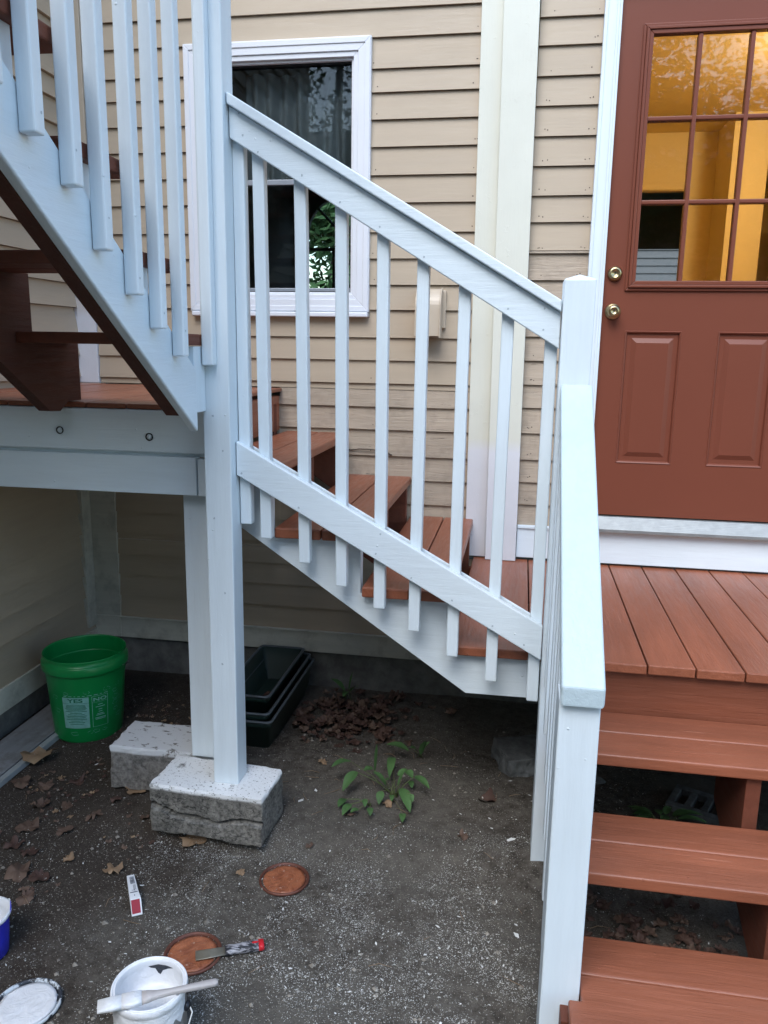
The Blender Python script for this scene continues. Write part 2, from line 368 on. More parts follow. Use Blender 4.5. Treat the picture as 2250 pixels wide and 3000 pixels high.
obj('siding',bm,[siding_m,nail_m],house)
bm=nb()
siding(bm,-1.1,-.225,-.95,-.1865,zl,YW); siding(bm,.0,.25,-.776,.41,zd,YW)
pts=[(u+rnd.uniform(-.006,.006),z+.022,YW-.0122) for z in zd if -.8<z<.41 for u in (.04,.2) if rnd.random()<.8]
nails(bm,pts)
s=obj('siding',bm,[siding_old,nail_m],house); s['label']='weathered lower clapboards with fine cracks'
bm=nb(); siding(bm,-.6,3.6,-1.42,2.9,zl[:-1]+[-1.42],-2.1,lip=.017,side='X')
nails(bm,[(3.05,-1.02,-2.1+.0135)],side='X',r=.006)
obj('siding',bm,[siding_y,nail_m],house)
# base trim and foundations
bm=nb(); box(bm,-1.945,2.6,YW-.022,YW+.02,-1.462,-1.362); box(bm,-1.945,2.6,YW-.03,YW,-1.361,-1.353); box(bm,-2.10,-1.945,YW-.024,YW+.02,-1.462,-1.353); obj('base_board',bm,trim_low,house,.002)
bm=nb(); box(bm,-2.12,-2.072,-.6,YW-.024,-1.525,-1.421); obj('base_board',bm,trim_low,house,.002)
bm=nb(); box(bm,-2.2,2.6,YW+.012,YW+.2,G-.1,-1.464); box(bm,-2.35,-2.112,-.6,YW+.2,G-.1,-1.53); obj('foundation',bm,found_m,house)
bm=nb(); box(bm,-2.098,-1.945,YW-.02,YW+.02,-1.353,-.20); box(bm,-2.1+.002,-2.074,YW-.10,YW-.022,-1.40,-.20); obj('corner_board',bm,trim_low,house,.002)
bm=nb(); box(bm,-2.098,-1.992,YW-.022,YW+.02,-.186,2.9); obj('corner_board',bm,corner_m,house,.002)
# flat posts between window and door
bm=nb(); prism(bm,[(-.243,2.9),(-.145,2.9),(-.126,-.93),(-.222,-.93)],'XZ',YW-.030,YW+.02); obj('pilaster_board',bm,pil_m,house,.002)
bm=nb(); prism(bm,[(-.158,2.9),(-.012,2.9),(.008,-.935),(-.128,-.935)],'XZ',YW-.065,YW-.032); obj('pilaster_board',bm,pil_m,house,.003)
bm=nb(); box(bm,.010,.245,YW-.026,YW+.02,-.925,-.79); box(bm,.010,.245,YW-.034,YW,-.789,-.776); box(bm,.245,2.2,YW-.04,YW+.02,-.927,-.778); obj('kick_board',bm,white['X'],house,.002)
bm=nb(); box(bm,.248,.316,YW-.035,YW+.02,-.777,1.47); box(bm,.2485,.262,YW-.042,YW-.036,-.777,1.47); box(bm,.296,.306,YW-.040,YW-.036,-.777,1.47)
box(bm,1.13,1.2,YW-.035,YW+.02,-.777,1.47); box(bm,.316,1.13,YW-.035,YW+.02,1.40,1.47); obj('door_casing',bm,white['Z'],house,.002)
bm=nb(); prof=[(YW-.075,-.777)]
for k in range(9): prof+=[(YW-.075+k*.008,-.765+k*.0055),(YW-.071+k*.008,-.765+k*.0055)]
prof+=[(YW+.02,-.714),(YW+.02,-.777)]
prism(bm,prof,'YZ',.318,1.128); obj('threshold',bm,alu,house)
# door leaf with nine-light opening and two raised panels
def frame(bm,x0,x1,z0,z1,wd,y0,y1,mi=0):   # picture frame, mitred
    o=[(x0,z0),(x1,z0),(x1,z1),(x0,z1)]; i=[(x0+wd,z0+wd),(x1-wd,z0+wd),(x1-wd,z1-wd),(x0+wd,z1-wd)]
    for k in range(4):
        j=(k+1)%4; prism(bm,[o[k],o[j],i[j],i[k]],'XZ',y0,y1,mi)
DX0,DX1,DZ0,DZ1=.318,1.128,-.712,1.398
gx0,gx1,gz0,gz1=.443,1.000,.288,1.220
bm=nb()
for a in ((DX0,gx0-.02,DZ0,DZ1),(gx1+.02,DX1,DZ0,DZ1),(gx0-.02,gx1+.02,gz1+.02,DZ1)): box(bm,a[0],a[1],YW-.004,YW+.036,a[2],a[3])
zx=[(.418,.650),(.793,1.022)]; pz0,pz1=-.480,.085
box(bm,gx0-.02,gx1+.02,YW-.004,YW+.036,pz1,gz0-.02); box(bm,gx0-.02,gx1+.02,YW-.004,YW+.036,DZ0,pz0)
box(bm,.650,.793,YW-.004,YW+.036,pz0,pz1); box(bm,.4229,gx0,YW+.02,YW+.036,pz0,pz1)
bmesh.ops.remove_doubles(bm,verts=bm.verts,dist=1e-5)
for x0,x1 in zx:
    # moulded raised panel: sunk groove then raised field
    rect=lambda i:[(x0+i,pz0+i),(x1-i,pz0+i),(x1-i,pz1-i),(x0+i,pz1-i)]
    lv=[(0,-.004),(.003,-.007),(.008,-.004),(.012,.006),(.030,.006),(.050,-.003),(.052,-.003)]
    rings=[[bm.verts.new((x,YW+y,z)) for x,z in rect(i)] for i,y in lv]
    for a,b in zip(rings,rings[1:]):
        for k in range(4): bm.faces.new((a[k],a[(k+1)%4],b[(k+1)%4],b[k]))
    bm.faces.new(rings[-1])
door=obj('door',bm,doorm,house)
door['label']='red brown door with nine glass panes and two raised panels'
bm=nb()
fx0,fx1,fz0,fz1=.404,1.04,.248,1.263
for i,(wd,y) in enumerate(((.012,.010),(.012,.019),(.016,.014))):
    o=.012*i; frame(bm,fx0+o,fx1-o,fz0+o,fz1-o,wd,YW-.004-y,YW+.02)
obj('glazing_frame',bm,doorm,door,.0025)
bm=nb()
for x in (.6225,.817): box(bm,x-.0085,x+.0085,YW-.012,YW+.03,gz0-.002,gz1+.002)
for z in (.915,.598): box(bm,gx0-.002,gx1+.002,YW-.0105,YW+.029,z-.0085,z+.0085)
obj('muntin',bm,doorm,door,.004)
bm=nb(); box(bm,gx0-.004,gx1+.004,YW+.008,YW+.012,gz0-.004,gz1+.004); obj('glass',bm,dglass,door)
for nm,x,z,pr,kk in (('knob',.362,.163,[(.033,0),(.033,.004),(.029,.010),(.014,.013),(.013,.022),(.021,.028),(.026,.038),(.025,.050),(.018,.056),(.011,.0575),(.0105,.0565),(.0,.0565)],.006),('deadbolt',.360,.317,[(.031,0),(.031,.006),(.027,.014),(.0255,.017),(.024,.020),(.014,.022),(.0135,.0205),(0,.0205)],.006)):
    bm=nb(); lathe(bm,pr,(x,YW-.004,z),32,axis='Y')
    yk=YW-.004-pr[-1][1]-.001
    prism(bm,[(x-.0016,z-.0065),(x+.0016,z-.0065),(x+.0016,z+.0055),(x-.0016,z+.0055)],'XZ',yk-.0005,yk,1)
    obj(nm,bm,[brass,brass_d],door)
# window
WX0,WX1,WZ0,WZ1=-1.513,-.685,.150,1.264
win=nb(); frame(win,WX0,WX1,WZ0,WZ1,.055,YW-.030,YW+.06); frame(win,WX0+.004,WX1-.004,WZ0+.004,WZ1-.004,.022,YW-.034,YW-.0305)
frame(win,WX0+.0555,WX1-.0555,WZ0+.0555,WZ1-.0555,.020,YW-.024,YW+.06); frame(win,WX0+.076,WX1-.076,WZ0+.076,WZ1-.076,.010,YW-.010,YW+.06)
win=obj('window',win,vinyl,house,.0025)
win['label']='white framed sash window with dark panes'
bm=nb(); box(bm,WX0+.01,WX1-.002,YW-.045,YW+.02,WZ0-.021,WZ0-.001); obj('sill',bm,vinyl,win,.004)
ix0,ix1=WX0+.0865,WX1-.0865
bm=nb(); frame(bm,ix0,ix1,WZ0+.0865,WZ1-.0865,.004,YW+.004,YW+.05); obj('gasket',bm,black,win)
for z_ in ((.238,.255),(.694,.716)):
    bm=nb(); box(bm,ix0+.004,ix1-.004,YW+.012,YW+.05,*z_); obj('sash',bm,vinyl_g,win,.002)
bm=nb(); box(bm,ix0+.004,ix1-.004,YW+.024,YW+.026,.25,1.174); obj('pane',bm,glass,win)
bm=nb(); rows=[]
for z in [.716+.46*k/8 for k in range(9)]:
    rows.append([bm.verts.new((x,YW+.12+.018*math.sin(x*95+2*z)+.012*math.sin(x*37+4*z)+.03*noise.noise(Vector((x*6,z*3,0))),z)) for x in [-1.28+.50*i/70 for i in range(71)]])
for a,b in zip(rows,rows[1:]):
    for i in range(70): bm.faces.new((a[i],a[i+1],b[i+1],b[i]))
obj('curtain',bm,curt,win,sm=True)
# room behind the window with an arched window on its far side
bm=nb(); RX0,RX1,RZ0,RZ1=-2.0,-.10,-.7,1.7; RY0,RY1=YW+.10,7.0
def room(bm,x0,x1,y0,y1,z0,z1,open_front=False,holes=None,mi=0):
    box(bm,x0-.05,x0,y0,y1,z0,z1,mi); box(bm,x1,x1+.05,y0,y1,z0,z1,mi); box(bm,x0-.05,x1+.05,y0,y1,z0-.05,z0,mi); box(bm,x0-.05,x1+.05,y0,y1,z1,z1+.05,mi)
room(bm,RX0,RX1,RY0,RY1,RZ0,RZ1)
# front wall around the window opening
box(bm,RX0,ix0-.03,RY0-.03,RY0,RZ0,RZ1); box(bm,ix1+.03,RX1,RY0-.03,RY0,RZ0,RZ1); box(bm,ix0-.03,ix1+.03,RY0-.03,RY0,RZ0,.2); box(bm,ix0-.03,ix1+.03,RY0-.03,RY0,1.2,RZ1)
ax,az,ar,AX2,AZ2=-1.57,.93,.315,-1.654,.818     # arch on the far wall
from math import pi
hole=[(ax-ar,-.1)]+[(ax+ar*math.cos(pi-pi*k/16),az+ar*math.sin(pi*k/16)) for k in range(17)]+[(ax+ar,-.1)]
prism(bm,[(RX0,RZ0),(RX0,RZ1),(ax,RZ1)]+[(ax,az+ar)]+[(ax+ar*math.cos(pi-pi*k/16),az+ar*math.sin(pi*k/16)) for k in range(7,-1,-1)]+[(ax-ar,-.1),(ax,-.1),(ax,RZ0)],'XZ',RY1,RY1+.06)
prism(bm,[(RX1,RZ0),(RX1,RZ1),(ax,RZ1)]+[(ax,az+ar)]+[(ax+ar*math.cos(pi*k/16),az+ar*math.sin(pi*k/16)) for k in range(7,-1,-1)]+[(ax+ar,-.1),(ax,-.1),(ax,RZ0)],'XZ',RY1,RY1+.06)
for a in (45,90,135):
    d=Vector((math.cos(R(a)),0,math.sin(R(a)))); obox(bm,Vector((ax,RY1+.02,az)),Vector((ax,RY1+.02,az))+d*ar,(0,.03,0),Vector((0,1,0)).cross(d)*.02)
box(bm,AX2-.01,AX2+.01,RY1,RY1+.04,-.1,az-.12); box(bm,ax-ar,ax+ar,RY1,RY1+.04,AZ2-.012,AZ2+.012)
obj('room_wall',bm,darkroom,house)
# kitchen behind the door
bm=nb(); KX0,KX1,KY0,KY1,KZ0,KZ1=.02,2.3,YW+.12,6.0,-.72,1.44
box(bm,KX0-.05,KX0,KY0,KY1,KZ0,KZ1); box(bm,KX1,KX1+.05,KY0,KY1,KZ0,KZ1); box(bm,KX0,KX1,KY0,KY1,KZ0-.05,KZ0)
box(bm,KX0,DX0-.01,KY0-.04,KY0,KZ0,KZ1); box(bm,DX1+.01,KX1,KY0-.04,KY0,KZ0,KZ1); box(bm,DX0-.01,DX1+.01,KY0-.04,KY0,1.41,KZ1+.1)
box(bm,1.025,KX1,KY1,KY1+.06,KZ0,KZ1); box(bm,KX0,.20,KY1,KY1+.06,KZ0,KZ1); box(bm,.20,1.025,KY1,KY1+.06,1.07,KZ1)
box(bm,.17,1.055,KY1-.015,KY1-.002,1.075,1.115); box(bm,1.205,1.42,KY1-.45,KY1-.001,KZ0,KZ1)
obj('room_wall',bm,kwall,house,.002)
bm=nb(); box(bm,KX0-.05,KX1+.05,KY0-.1,KY1+.06,KZ1,KZ1+.05); obj('room_ceiling',bm,kceil,house)
bm=nb(); room(bm,.0,1.9,KY1+.07,8.8,KZ0,KZ1)
for a in ((.0,.95,KZ0,KZ1),(1.5,1.9,KZ0,KZ1),(.95,1.5,KZ0,.1),(.95,1.5,1.02,KZ1)): box(bm,a[0],a[1],8.8,8.86,a[2],a[3])
obj('room_wall',bm,darkroom,house)
cab=thing('kitchen_cabinet',(1.75,5.75,.93),'upper kitchen cabinets with flat doors on the right wall seen through door glass','cabinet')
bm=nb(); box(bm,1.47,2.2,5.2,5.58,.985,1.40); box(bm,1.46,2.2,5.15,5.199,1.0,1.02); obj('cabinet_body',bm,kcab,cab,.004)
for x in (1.49,1.77): bm=nb(); box(bm,x,x+.26,5.175,5.198,1.03,1.385); box(bm,x+.035,x+.225,5.168,5.174,1.065,1.35); obj('cabinet_door',bm,kcab,cab,.003)
fr=thing('refrigerator',(1.75,5.4,KZ0),'tall cream fridge below the kitchen cabinets behind the door glass','fridge')
bm=nb(); box(bm,1.50,2.15,5.0,5.55,KZ0,.90); obj('fridge_body',bm,kcab,fr,.01)
bm=nb(); box(bm,1.505,2.145,4.93,4.995,.15,.895); obj('fridge_door',bm,kcab,fr,.01)
bm=nb(); box(bm,1.505,2.145,4.93,4.995,KZ0+.05,.135); obj('fridge_door',bm,kcab,fr,.01)
bm=nb(); tube(bm,[(1.54,4.92,.25),(1.54,4.89,.27),(1.54,4.89,.62),(1.54,4.92,.64)],.009); obj('handle',bm,alu,fr)
lamp=thing('ceiling_lamp',(1.75,4.15,1.40),'lit round ceiling lamp inside the kitchen behind the door','lamp')
bm=nb(); lathe(bm,[(.0,.035),(.13,.035),(.15,.01),(.12,-.025),(0,-.04)],(1.75,4.15,1.40),24)
lm,lt,lb=newmat('lamp_glass'); lb.inputs['Emission Color'].default_value=(1,.62,.25,1); lb.inputs['Emission Strength'].default_value=3
obj('lamp_shade',bm,lm,lamp)
ld=bpy.data.lights.new('kitchen_bulb','POINT'); ld.energy=11.5; ld.color=(1,.78,.44); ld.shadow_soft_size=.12
lo=bpy.data.objects.new('kitchen_bulb',ld); C.objects.link(lo); lo.location=(-.25,.1,-.14); lo.parent=lamp
# dryer vent hood
vent=thing('vent_hood',(-.405,YW,.17),'beige plastic vent hood on the tan siding right of the window','vent')
bm=nb(); box(bm,-.478,-.343,YW-.03,YW-.008,.085,.245); obj('back_plate',bm,ventm,vent,.003)
bm=nb(); pr=[(YW-.031,.250)]
for k in range(9):
    a=pi/2*k/8; pr.append((YW-.031-.075*math.sin(a),.250-.085*(1-math.cos(a))-.0*k))
pr+=[(YW-.112,.05),(YW-.108,.05),(YW-.100,.075),(YW-.031,.075)]
prism(bm,pr,'YZ',-.468,-.362); prism(bm,[(YW-.031,.256)]+[(YW-.031-.082*math.sin(pi/2*k/8),.256-.09*(1-math.cos(pi/2*k/8))) for k in range(1,9)]+[(YW-.122,.043),(YW-.031,.043)],'YZ',-.361,-.357); obj('cowl',bm,ventm,vent,.001)
# wire across the siding
bm=nb(); tube(bm,[(-.83,YW-.016,-.458),(-.76,YW-.018,-.464),(-.72,YW-.022,-.458),(-.66,YW-.022,-.459),(-.60,YW-.020,-.468),(-.57,YW-.016,-.482)],.0032); wr=obj('wire',bm,nail_m,loc=(-.7,YW,-.42)); tag(wr,'short thin wire sagging across the tan siding above the lower stair','wire')
# ------------------------------------------------------------------ deck by the door
deck=thing('porch_deck',(.6,3,G),'red brown plank deck in front of the door','deck')
bm=nb(); gaps=[-.185,.065,.279,.420,.562,.703,.845,.986,1.128,1.27,1.41,1.55,1.69,1.83,1.97,2.11,2.25,2.39]
for a,b in zip(gaps,gaps[1:]): box(bm,a+.0022,b-.0022,(2.395 if a>.2 else 2.43)+rnd.uniform(-.004,.006),3.59,-.968,-.937+rnd.uniform(-.001,.001))
obj('deck_floor',bm,red['Y'],deck,.004)
bm=nb(); box(bm,.195,2.3,2.420,2.458,-1.125,-.970); obj('fascia',bm,red['dk'],deck,.003)
bm=nb(); box(bm,-.185,2.3,3.50,3.54,-1.12,-.970)
for x in (.5,.95,1.4): box(bm,x,x+.038,2.46,3.5,-1.12,-.971)
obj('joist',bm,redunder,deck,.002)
# front steps
steps=thing('entry_steps',(.7,2.0,G),'three wide red brown steps going down from the deck','steps')
def tread(x0,x1,y0,y1,z,split,parent,th=.035,label=None,axis='X'):
    bm=nb()
    if axis=='X': box(bm,x0,x1,y0,split-.0012,z-th,z); box(bm,x0,x1,split+.0012,y1,z-th,z+.0005)
    else: box(bm,x0,split-.002,y0,y1,z-th,z); box(bm,split+.002,x1,y0,y1,z-th,z-.0005)
    o=obj('tread',bm,red[axis],parent,.006,3)
    if label: o['label']=label
    return o
tread(.195,2.3,2.135,2.416,-1.108,2.279,steps); tread(.195,2.3,1.850,2.131,-1.285,1.993,steps)
bm=nb(); box(bm,.203,2.3,1.7112,1.844,-1.495,-1.4595); prism(bm,[(.174,1.555),(2.3,1.555),(2.3,1.7088),(.203,1.7088),(.203,1.628),(.174,1.628)],'XY',-1.495,-1.460); obj('tread',bm,red['X'],steps,.006,3)
for x in (.158,.666,1.5,2.24):
    bm=nb(); prism(bm,[(2.46,-1.145),(2.16,-1.145),(2.16,-1.322),(1.875,-1.322),(1.875,-1.497),(1.60,-1.497),(1.60,G-.02),(1.72,G-.02),(2.46,-1.39)],'YZ',x,x+.04); obj('stringer',bm,red['plain'],steps,.002)
# lower staircase along the wall
low=thing('lower_staircase',(-.5,3,G),'short red brown open staircase rising left along the wall to the landing','stairs')
for xr,z in ((-.190,-.758),(-.480,-.577),(-.780,-.386)): tread(xr-.288,xr,2.428,3.587,z,xr-.133,low,axis='Y')
bm=nb(); box(bm,-1.14,-1.102,2.51,3.587,-.385,-.226); obj('riser',bm,red['Y'],low,.003)
saw=[(.098,-.970),(-.199,-.970),(-.199,-.793),(-.489,-.793),(-.489,-.612),(-.789,-.612),(-.789,-.421),(-1.10,-.421),(-1.10,-.26),(-1.14,-.26)]
bm=nb(); prism(bm,saw+[(-1.14,-.43),(-.872,-.607),(-.134,-1.110),(.098,-1.108)],'XZ',2.468,2.506); obj('stringer',bm,white['SX'],low,.002)['label']='white painted outer stringer'
for y in (2.98,3.50):
    bm=nb(); prism(bm,saw+[(-1.14,-.43),(-.872,-.607),(-.134,-1.110),(.098,-1.108)],'XZ',y,y+.038); obj('stringer',bm,red['plain'],low,.002)
# landing
land=thing('stair_landing',(-1.6,3,G),'raised corner landing with red brown boards on white beams','landing')
bm=nb(); x=-2.095
while x<-1.09:
    x2=min(x+.1405,-1.087); box(bm,x+.002,x2-.002,2.4085,3.587,-.2065,-.190+rnd.uniform(-.001,.001)); x=x2
obj('landing_floor',bm,red['Y'],land,.004)
bm=nb(); box(bm,-2.1,-.962,2.405,2.4635,-.344,-.2085); box(bm,-2.1,-.962,2.427,2.4635,-.357,-.3445); obj('beam',bm,white['X'],land,.003)
bm=nb(); box(bm,-2.1,-1.018,2.402,2.440,-.480,-.356); box(bm,-1.014,-.955,2.404,2.445,-.482,-.36); obj('beam',bm,white['X'],land,.003)
for x,z in ((-1.485,-.282),(-1.173,-.294)):
    bm=nb(); lathe(bm,[(.0125,0),(.0125,.004),(.0105,.004),(.0105,.001),(.0095,.001)],(x,2.4035,z),20,axis='Y',mi=1); lathe(bm,[(.008,0),(.008,.005),(0,.006)],(x,2.4035,z),6,axis='Y'); obj('bolt',bm,[white['X'],black],land)
bm=nb(); box(bm,-2.1,-1.15,3.53,3.57,-.40,-.208)
for x in (-2.06,-1.62,-1.2): box(bm,x,x+.038,2.486,3.528,-.36,-.208)
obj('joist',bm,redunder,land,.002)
KS=.962
# upper staircase, rising towards the camera along the left wall
up=thing('upper_staircase',(-1.5,1.8,G),'upper staircase climbing from the landing, white skirt board and dark brown underside','stairs')
sk=lambda Y:-.258+.683*(2.31-Y)
bm=nb(); prism(bm,[(2.312,-.262),(2.312,-.075),(.30,1.30),(.30,sk(.30))],'YZ',-.996,-.968); obj('skirt_board',bm,white['SY'],up,.005,3)
bm=nb(); mid=lambda Y:sk(Y)+.10
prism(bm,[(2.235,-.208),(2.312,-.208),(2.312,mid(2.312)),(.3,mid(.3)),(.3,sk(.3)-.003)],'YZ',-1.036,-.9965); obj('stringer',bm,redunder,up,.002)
pts=[(2.312,mid(2.312)+.001),(2.312,-.004)]
for k in range(8):
    v_=2.312-.27*k if k==0 else 2.345-.27*k
    zt=(-.004,.196,.396,.591,.789,.986,1.18,1.38)[k]
    if k: pts+=[(v_,(-.004,.196,.396,.591,.789,.986,1.18,1.38)[k-1]-.22 if False else max(mid(v_)+.02,sk(v_)+.12)),(v_,zt)]
    nx=2.345-.27*(k+1)
    pts+=[(nx+.135,zt),(nx+.130,max(mid(nx+.13)+.02,sk(nx+.13)+.16))] if False else [(nx+.14,zt)]
    pts+=[(nx+.139,sk(nx+.139)+.13)]
pts=[p for p in pts if p[0]>.3]+[(.3,mid(.3)+.05),(.3,mid(.3)+.001)]
prism(bm:=nb(),pts,'YZ',-1.030,-.9975); obj('stringer',bm,white['SY'],up,.001)['label']='white painted saw tooth stringer'
for X in (-1.45,-2.02):
    KS=.962*1.03 if X>-2 else .962
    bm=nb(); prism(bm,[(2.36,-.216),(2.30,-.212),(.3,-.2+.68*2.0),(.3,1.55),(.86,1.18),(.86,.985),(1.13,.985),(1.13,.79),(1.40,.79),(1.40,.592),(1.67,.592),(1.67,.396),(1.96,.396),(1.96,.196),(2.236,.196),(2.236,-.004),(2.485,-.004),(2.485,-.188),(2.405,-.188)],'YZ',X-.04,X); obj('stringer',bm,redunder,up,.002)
KS=.962
for k,(y1,z) in enumerate(((2.50,.030),(2.23,.230),(1.96,.430),(1.69,.625),(1.42,.823),(1.15,1.02),(.88,1.215))):
    bm=nb(); box(bm,-2.08,-.972,y1-.282,y1-.143,z-.034,z); box(bm,-2.08,-.974,y1-.139,y1,z-.034,z-.0006); obj('tread',bm,redunder if k>8 else red['plain'],up,.004)
# ------------------------------------------------------------------ posts
def post(x0,x1,y0,y1,z0,z1,label,cap=False,lean=0,group='white square posts of the stair'):
    bm=nb(); n=14; rings=[]
    for k in range(n+1):
        z=z0+(z1-z0)*k/n; o=lean*(k/n)
        rings.append([bm.verts.new((x+o+.0009*noise.noise(Vector((x*9,y*9,z*4))),y+.0009*noise.noise(Vector((x*7,y*5,z*4+9))),z)) for x,y in ((x0,y0),(x1,y0),(x1,y1),(x0,y1))])
    for a,b in zip(rings,rings[1:]):
        for i in range(4): bm.faces.new((a[i],a[(i+1)%4],b[(i+1)%4],b[i]))
    bm.faces.new(rings[0])
    if cap:
        c=bm.verts.new(((x0+x1)/2+lean,(y0+y1)/2,z1+.016))
        for i in range(4): bm.faces.new((rings[-1][i],rings[-1][(i+1)%4],c))
    else: bm.faces.new(rings[-1])
    c0=((x0+x1)/2,(y0+y1)/2,z0)
    o=obj('post',bm,white['Z'],None,.0035,2,loc=c0); return tag(o,label,'post',group)
post(-.988,-.899,2.400,2.489,-1.490,2.9,'tall white square post standing on the front concrete block')
post(-1.136,-1.047,2.56,2.649,-1.492,-.484,'shorter white post under the landing beam standing on the back block')
post(.104,.193,2.410,2.499,G-.02,.198,'white newel post at the deck corner with a pointed top',cap=True)
KS=1.0
post(.1125,.2005,1.648,1.735,G-.02,-.737,'nearest white post at the foot of the front steps under the handrail end')
KS=.962
# ------------------------------------------------------------------ railing of the lower staircase
def sl(p0,p1,x): return p0[1]+(p1[1]-p0[1])*(x-p0[0])/(p1[0]-p0[0])
rail=thing('stair_railing',(-.4,2.47,-.9),'white sloping railing of the lower staircase between tall post and newel post','railing','white railings of the porch stairs')
XL,XR=-.896,.101
capt=((XL,.727),(XR,.140)); cfl=lambda x:sl(*capt,x)
def sloped(bm,f,h0,h1,y0,y1,x0=XL,x1=XR,n=12,w=.0012):
    vs=[]
    for i in range(n+1):
        x=x0+(x1-x0)*i/n; e=w*noise.noise(Vector((x*4,h0*30,y0)))
        vs.append([bm.verts.new(p) for p in ((x,y0,f(x)+h0+e),(x,y0,f(x)+h1+e),(x,y1,f(x)+h1+e),(x,y1,f(x)+h0+e))])
    for a,b in zip(vs,vs[1:]):
        for k in range(4): bm.faces.new((a[k],a[(k+1)%4],b[(k+1)%4],b[k]))
    bm.faces.new(vs[0]); bm.faces.new(vs[-1][::-1])
bm=nb(); sloped(bm,cfl,-.033,.0,2.420,2.562); obj('handrail',bm,white['SX'],rail,.004,3)
f2=lambda x:sl((XL,.604),(XR,.003),x)
bm=nb(); A=[(XL,cfl(XL)-.034),(XR,cfl(XR)-.034),(XR,f2(XR)),(XL,f2(XL))]; prism(bm,A,'XZ',2.441,2.467); obj('top_rail',bm,white['SX'],rail,.003)
bm=nb(); prism(bm,[(XL,cfl(XL)-.034),(XR,cfl(XR)-.034),(XR,f2(XR)+.03),(XL,f2(XL)+.03)],'XZ',2.508,2.520); obj('top_rail',bm,white['SX'],rail,.003)
ft=lambda x:sl((XL,-.303),(XR,-.853),x); fb=lambda x:sl((XL,-.412),(XR,-.966),x)
for y0,y1,d in ((2.441,2.467,0),(2.508,2.520,.004)):
    bm=nb(); prism(bm,[(XL,ft(XL)-d),(XR,ft(XR)-d),(XR,fb(XR)+d),(XL,fb(XL)+d)],'XZ',y0,y1); obj('bottom_rail',bm,white['SX'],rail,.003)
dent_m=simple('filled_nail_dent',(.45,.53,.58),.6,0,.1)
def dents(parent,pts,r=.0035,side='Y',name='nail_dent'):
    for (u,z,o) in pts:
        bm=nb(); nails(bm,[(u,z,o)],mi=0,r=r,side=side); obj(name,bm,dent_m,parent)
rn=random.Random(17)
dents(rail,[(x+rn.uniform(-.01,.01),f2(x)+h+rn.uniform(-.006,.006),2.4404) for x in (-.86,-.80,-.68,-.55,-.43,-.30,-.18,-.05,.05) for h in (.022,.085)[:rn.choice((0,1,1,2))]])
dents(rail,[(x+rn.uniform(-.01,.01),fb(x)+h+rn.uniform(-.006,.006),2.4404) for x in (-.87,-.81,-.68,-.56,-.43,-.31,-.18,-.05,.05) for h in (.022,.088)[:rn.choice((0,1,1,2))]])
for xb,zb,xt in ((-.896,-.581,-.899),(-.828,-.626,-.838),(-.698,-.702,-.708),(-.574,-.774,-.580),(-.446,-.842,-.450),(-.330,-.911,-.326),(-.202,-.988,-.200),(-.073,-1.063,-.069),(.063,-1.120,.060)):
    zt=cfl(xt)-.038; bm=nb(); n=10; rings=[]
    for k in range(n+1):
        z=zb+(zt-zb)*k/n; x=xb+(xt-xb)*k/n+.0008*noise.noise(Vector((xb*40,z*5,0)))
        rings.append([bm.verts.new(p) for p in ((x,2.4685,z),(x+.037,2.4685,z),(x+.037,2.5055,z),(x,2.5055,z))])
    for a,b in zip(rings,rings[1:]):
        for i in range(4): bm.faces.new((a[i],a[(i+1)%4],b[(i+1)%4],b[i]))
    bm.faces.new(rings[0]); bm.faces.new(rings[-1][::-1]); obj('baluster',bm,white['Z'],rail,.004,2)
KS=1.0
# ------------------------------------------------------------------ railing of the front steps
fr2=thing('step_railing',(.16,2.05,-1.2),'white railing beside the front steps, handrail sloping down towards the viewer','railing','white railings of the porch stairs')
ct=lambda y:-.0925+(y-2.318)*(.6065/.688)
bm=nb(); ys_=[1.630+.687*i/10 for i in range(11)]
vs=[[bm.verts.new(p) for p in ((.1063+.0107*(2.317-y),y,ct(y)-.046),(.194+.0175*(2.317-y),y,ct(y)-.046),(.194+.0175*(2.317-y),y,ct(y)),(.1063+.0107*(2.317-y),y,ct(y)))] for y in ys_]
for a,b in zip(vs,vs[1:]):
    for k in range(4): bm.faces.new((a[k],a[(k+1)%4],b[(k+1)%4],b[k]))
bm.faces.new(vs[0]); bm.faces.new(vs[-1][::-1]); obj('handrail',bm,dimwhite,fr2,.006,3)
for x0,x1 in ((.146,.160),(.176,.188)):
    for nm,h1,h0 in (('top_rail',-.05,-.14),('bottom_rail',-.70,-.79)):
        bm=nb(); prism(bm,[(1.737,ct(1.737)+h1),(2.316,ct(2.316)+h1),(2.316,ct(2.316)+h0),(1.737,ct(1.737)+h0)],'YZ',x0,x1); obj(nm,bm,white['SY'],fr2,.002)
for y in (2.285,2.18,2.07,1.96,1.85,1.765):
    zb=ct(y)-.865
    bm=nb(); box(bm,.110 if y>2.1 else .114,.1455,y-.018,y+.018,zb,ct(y)-.055); obj('baluster',bm,white['Z'],fr2,.003)
KS=.962
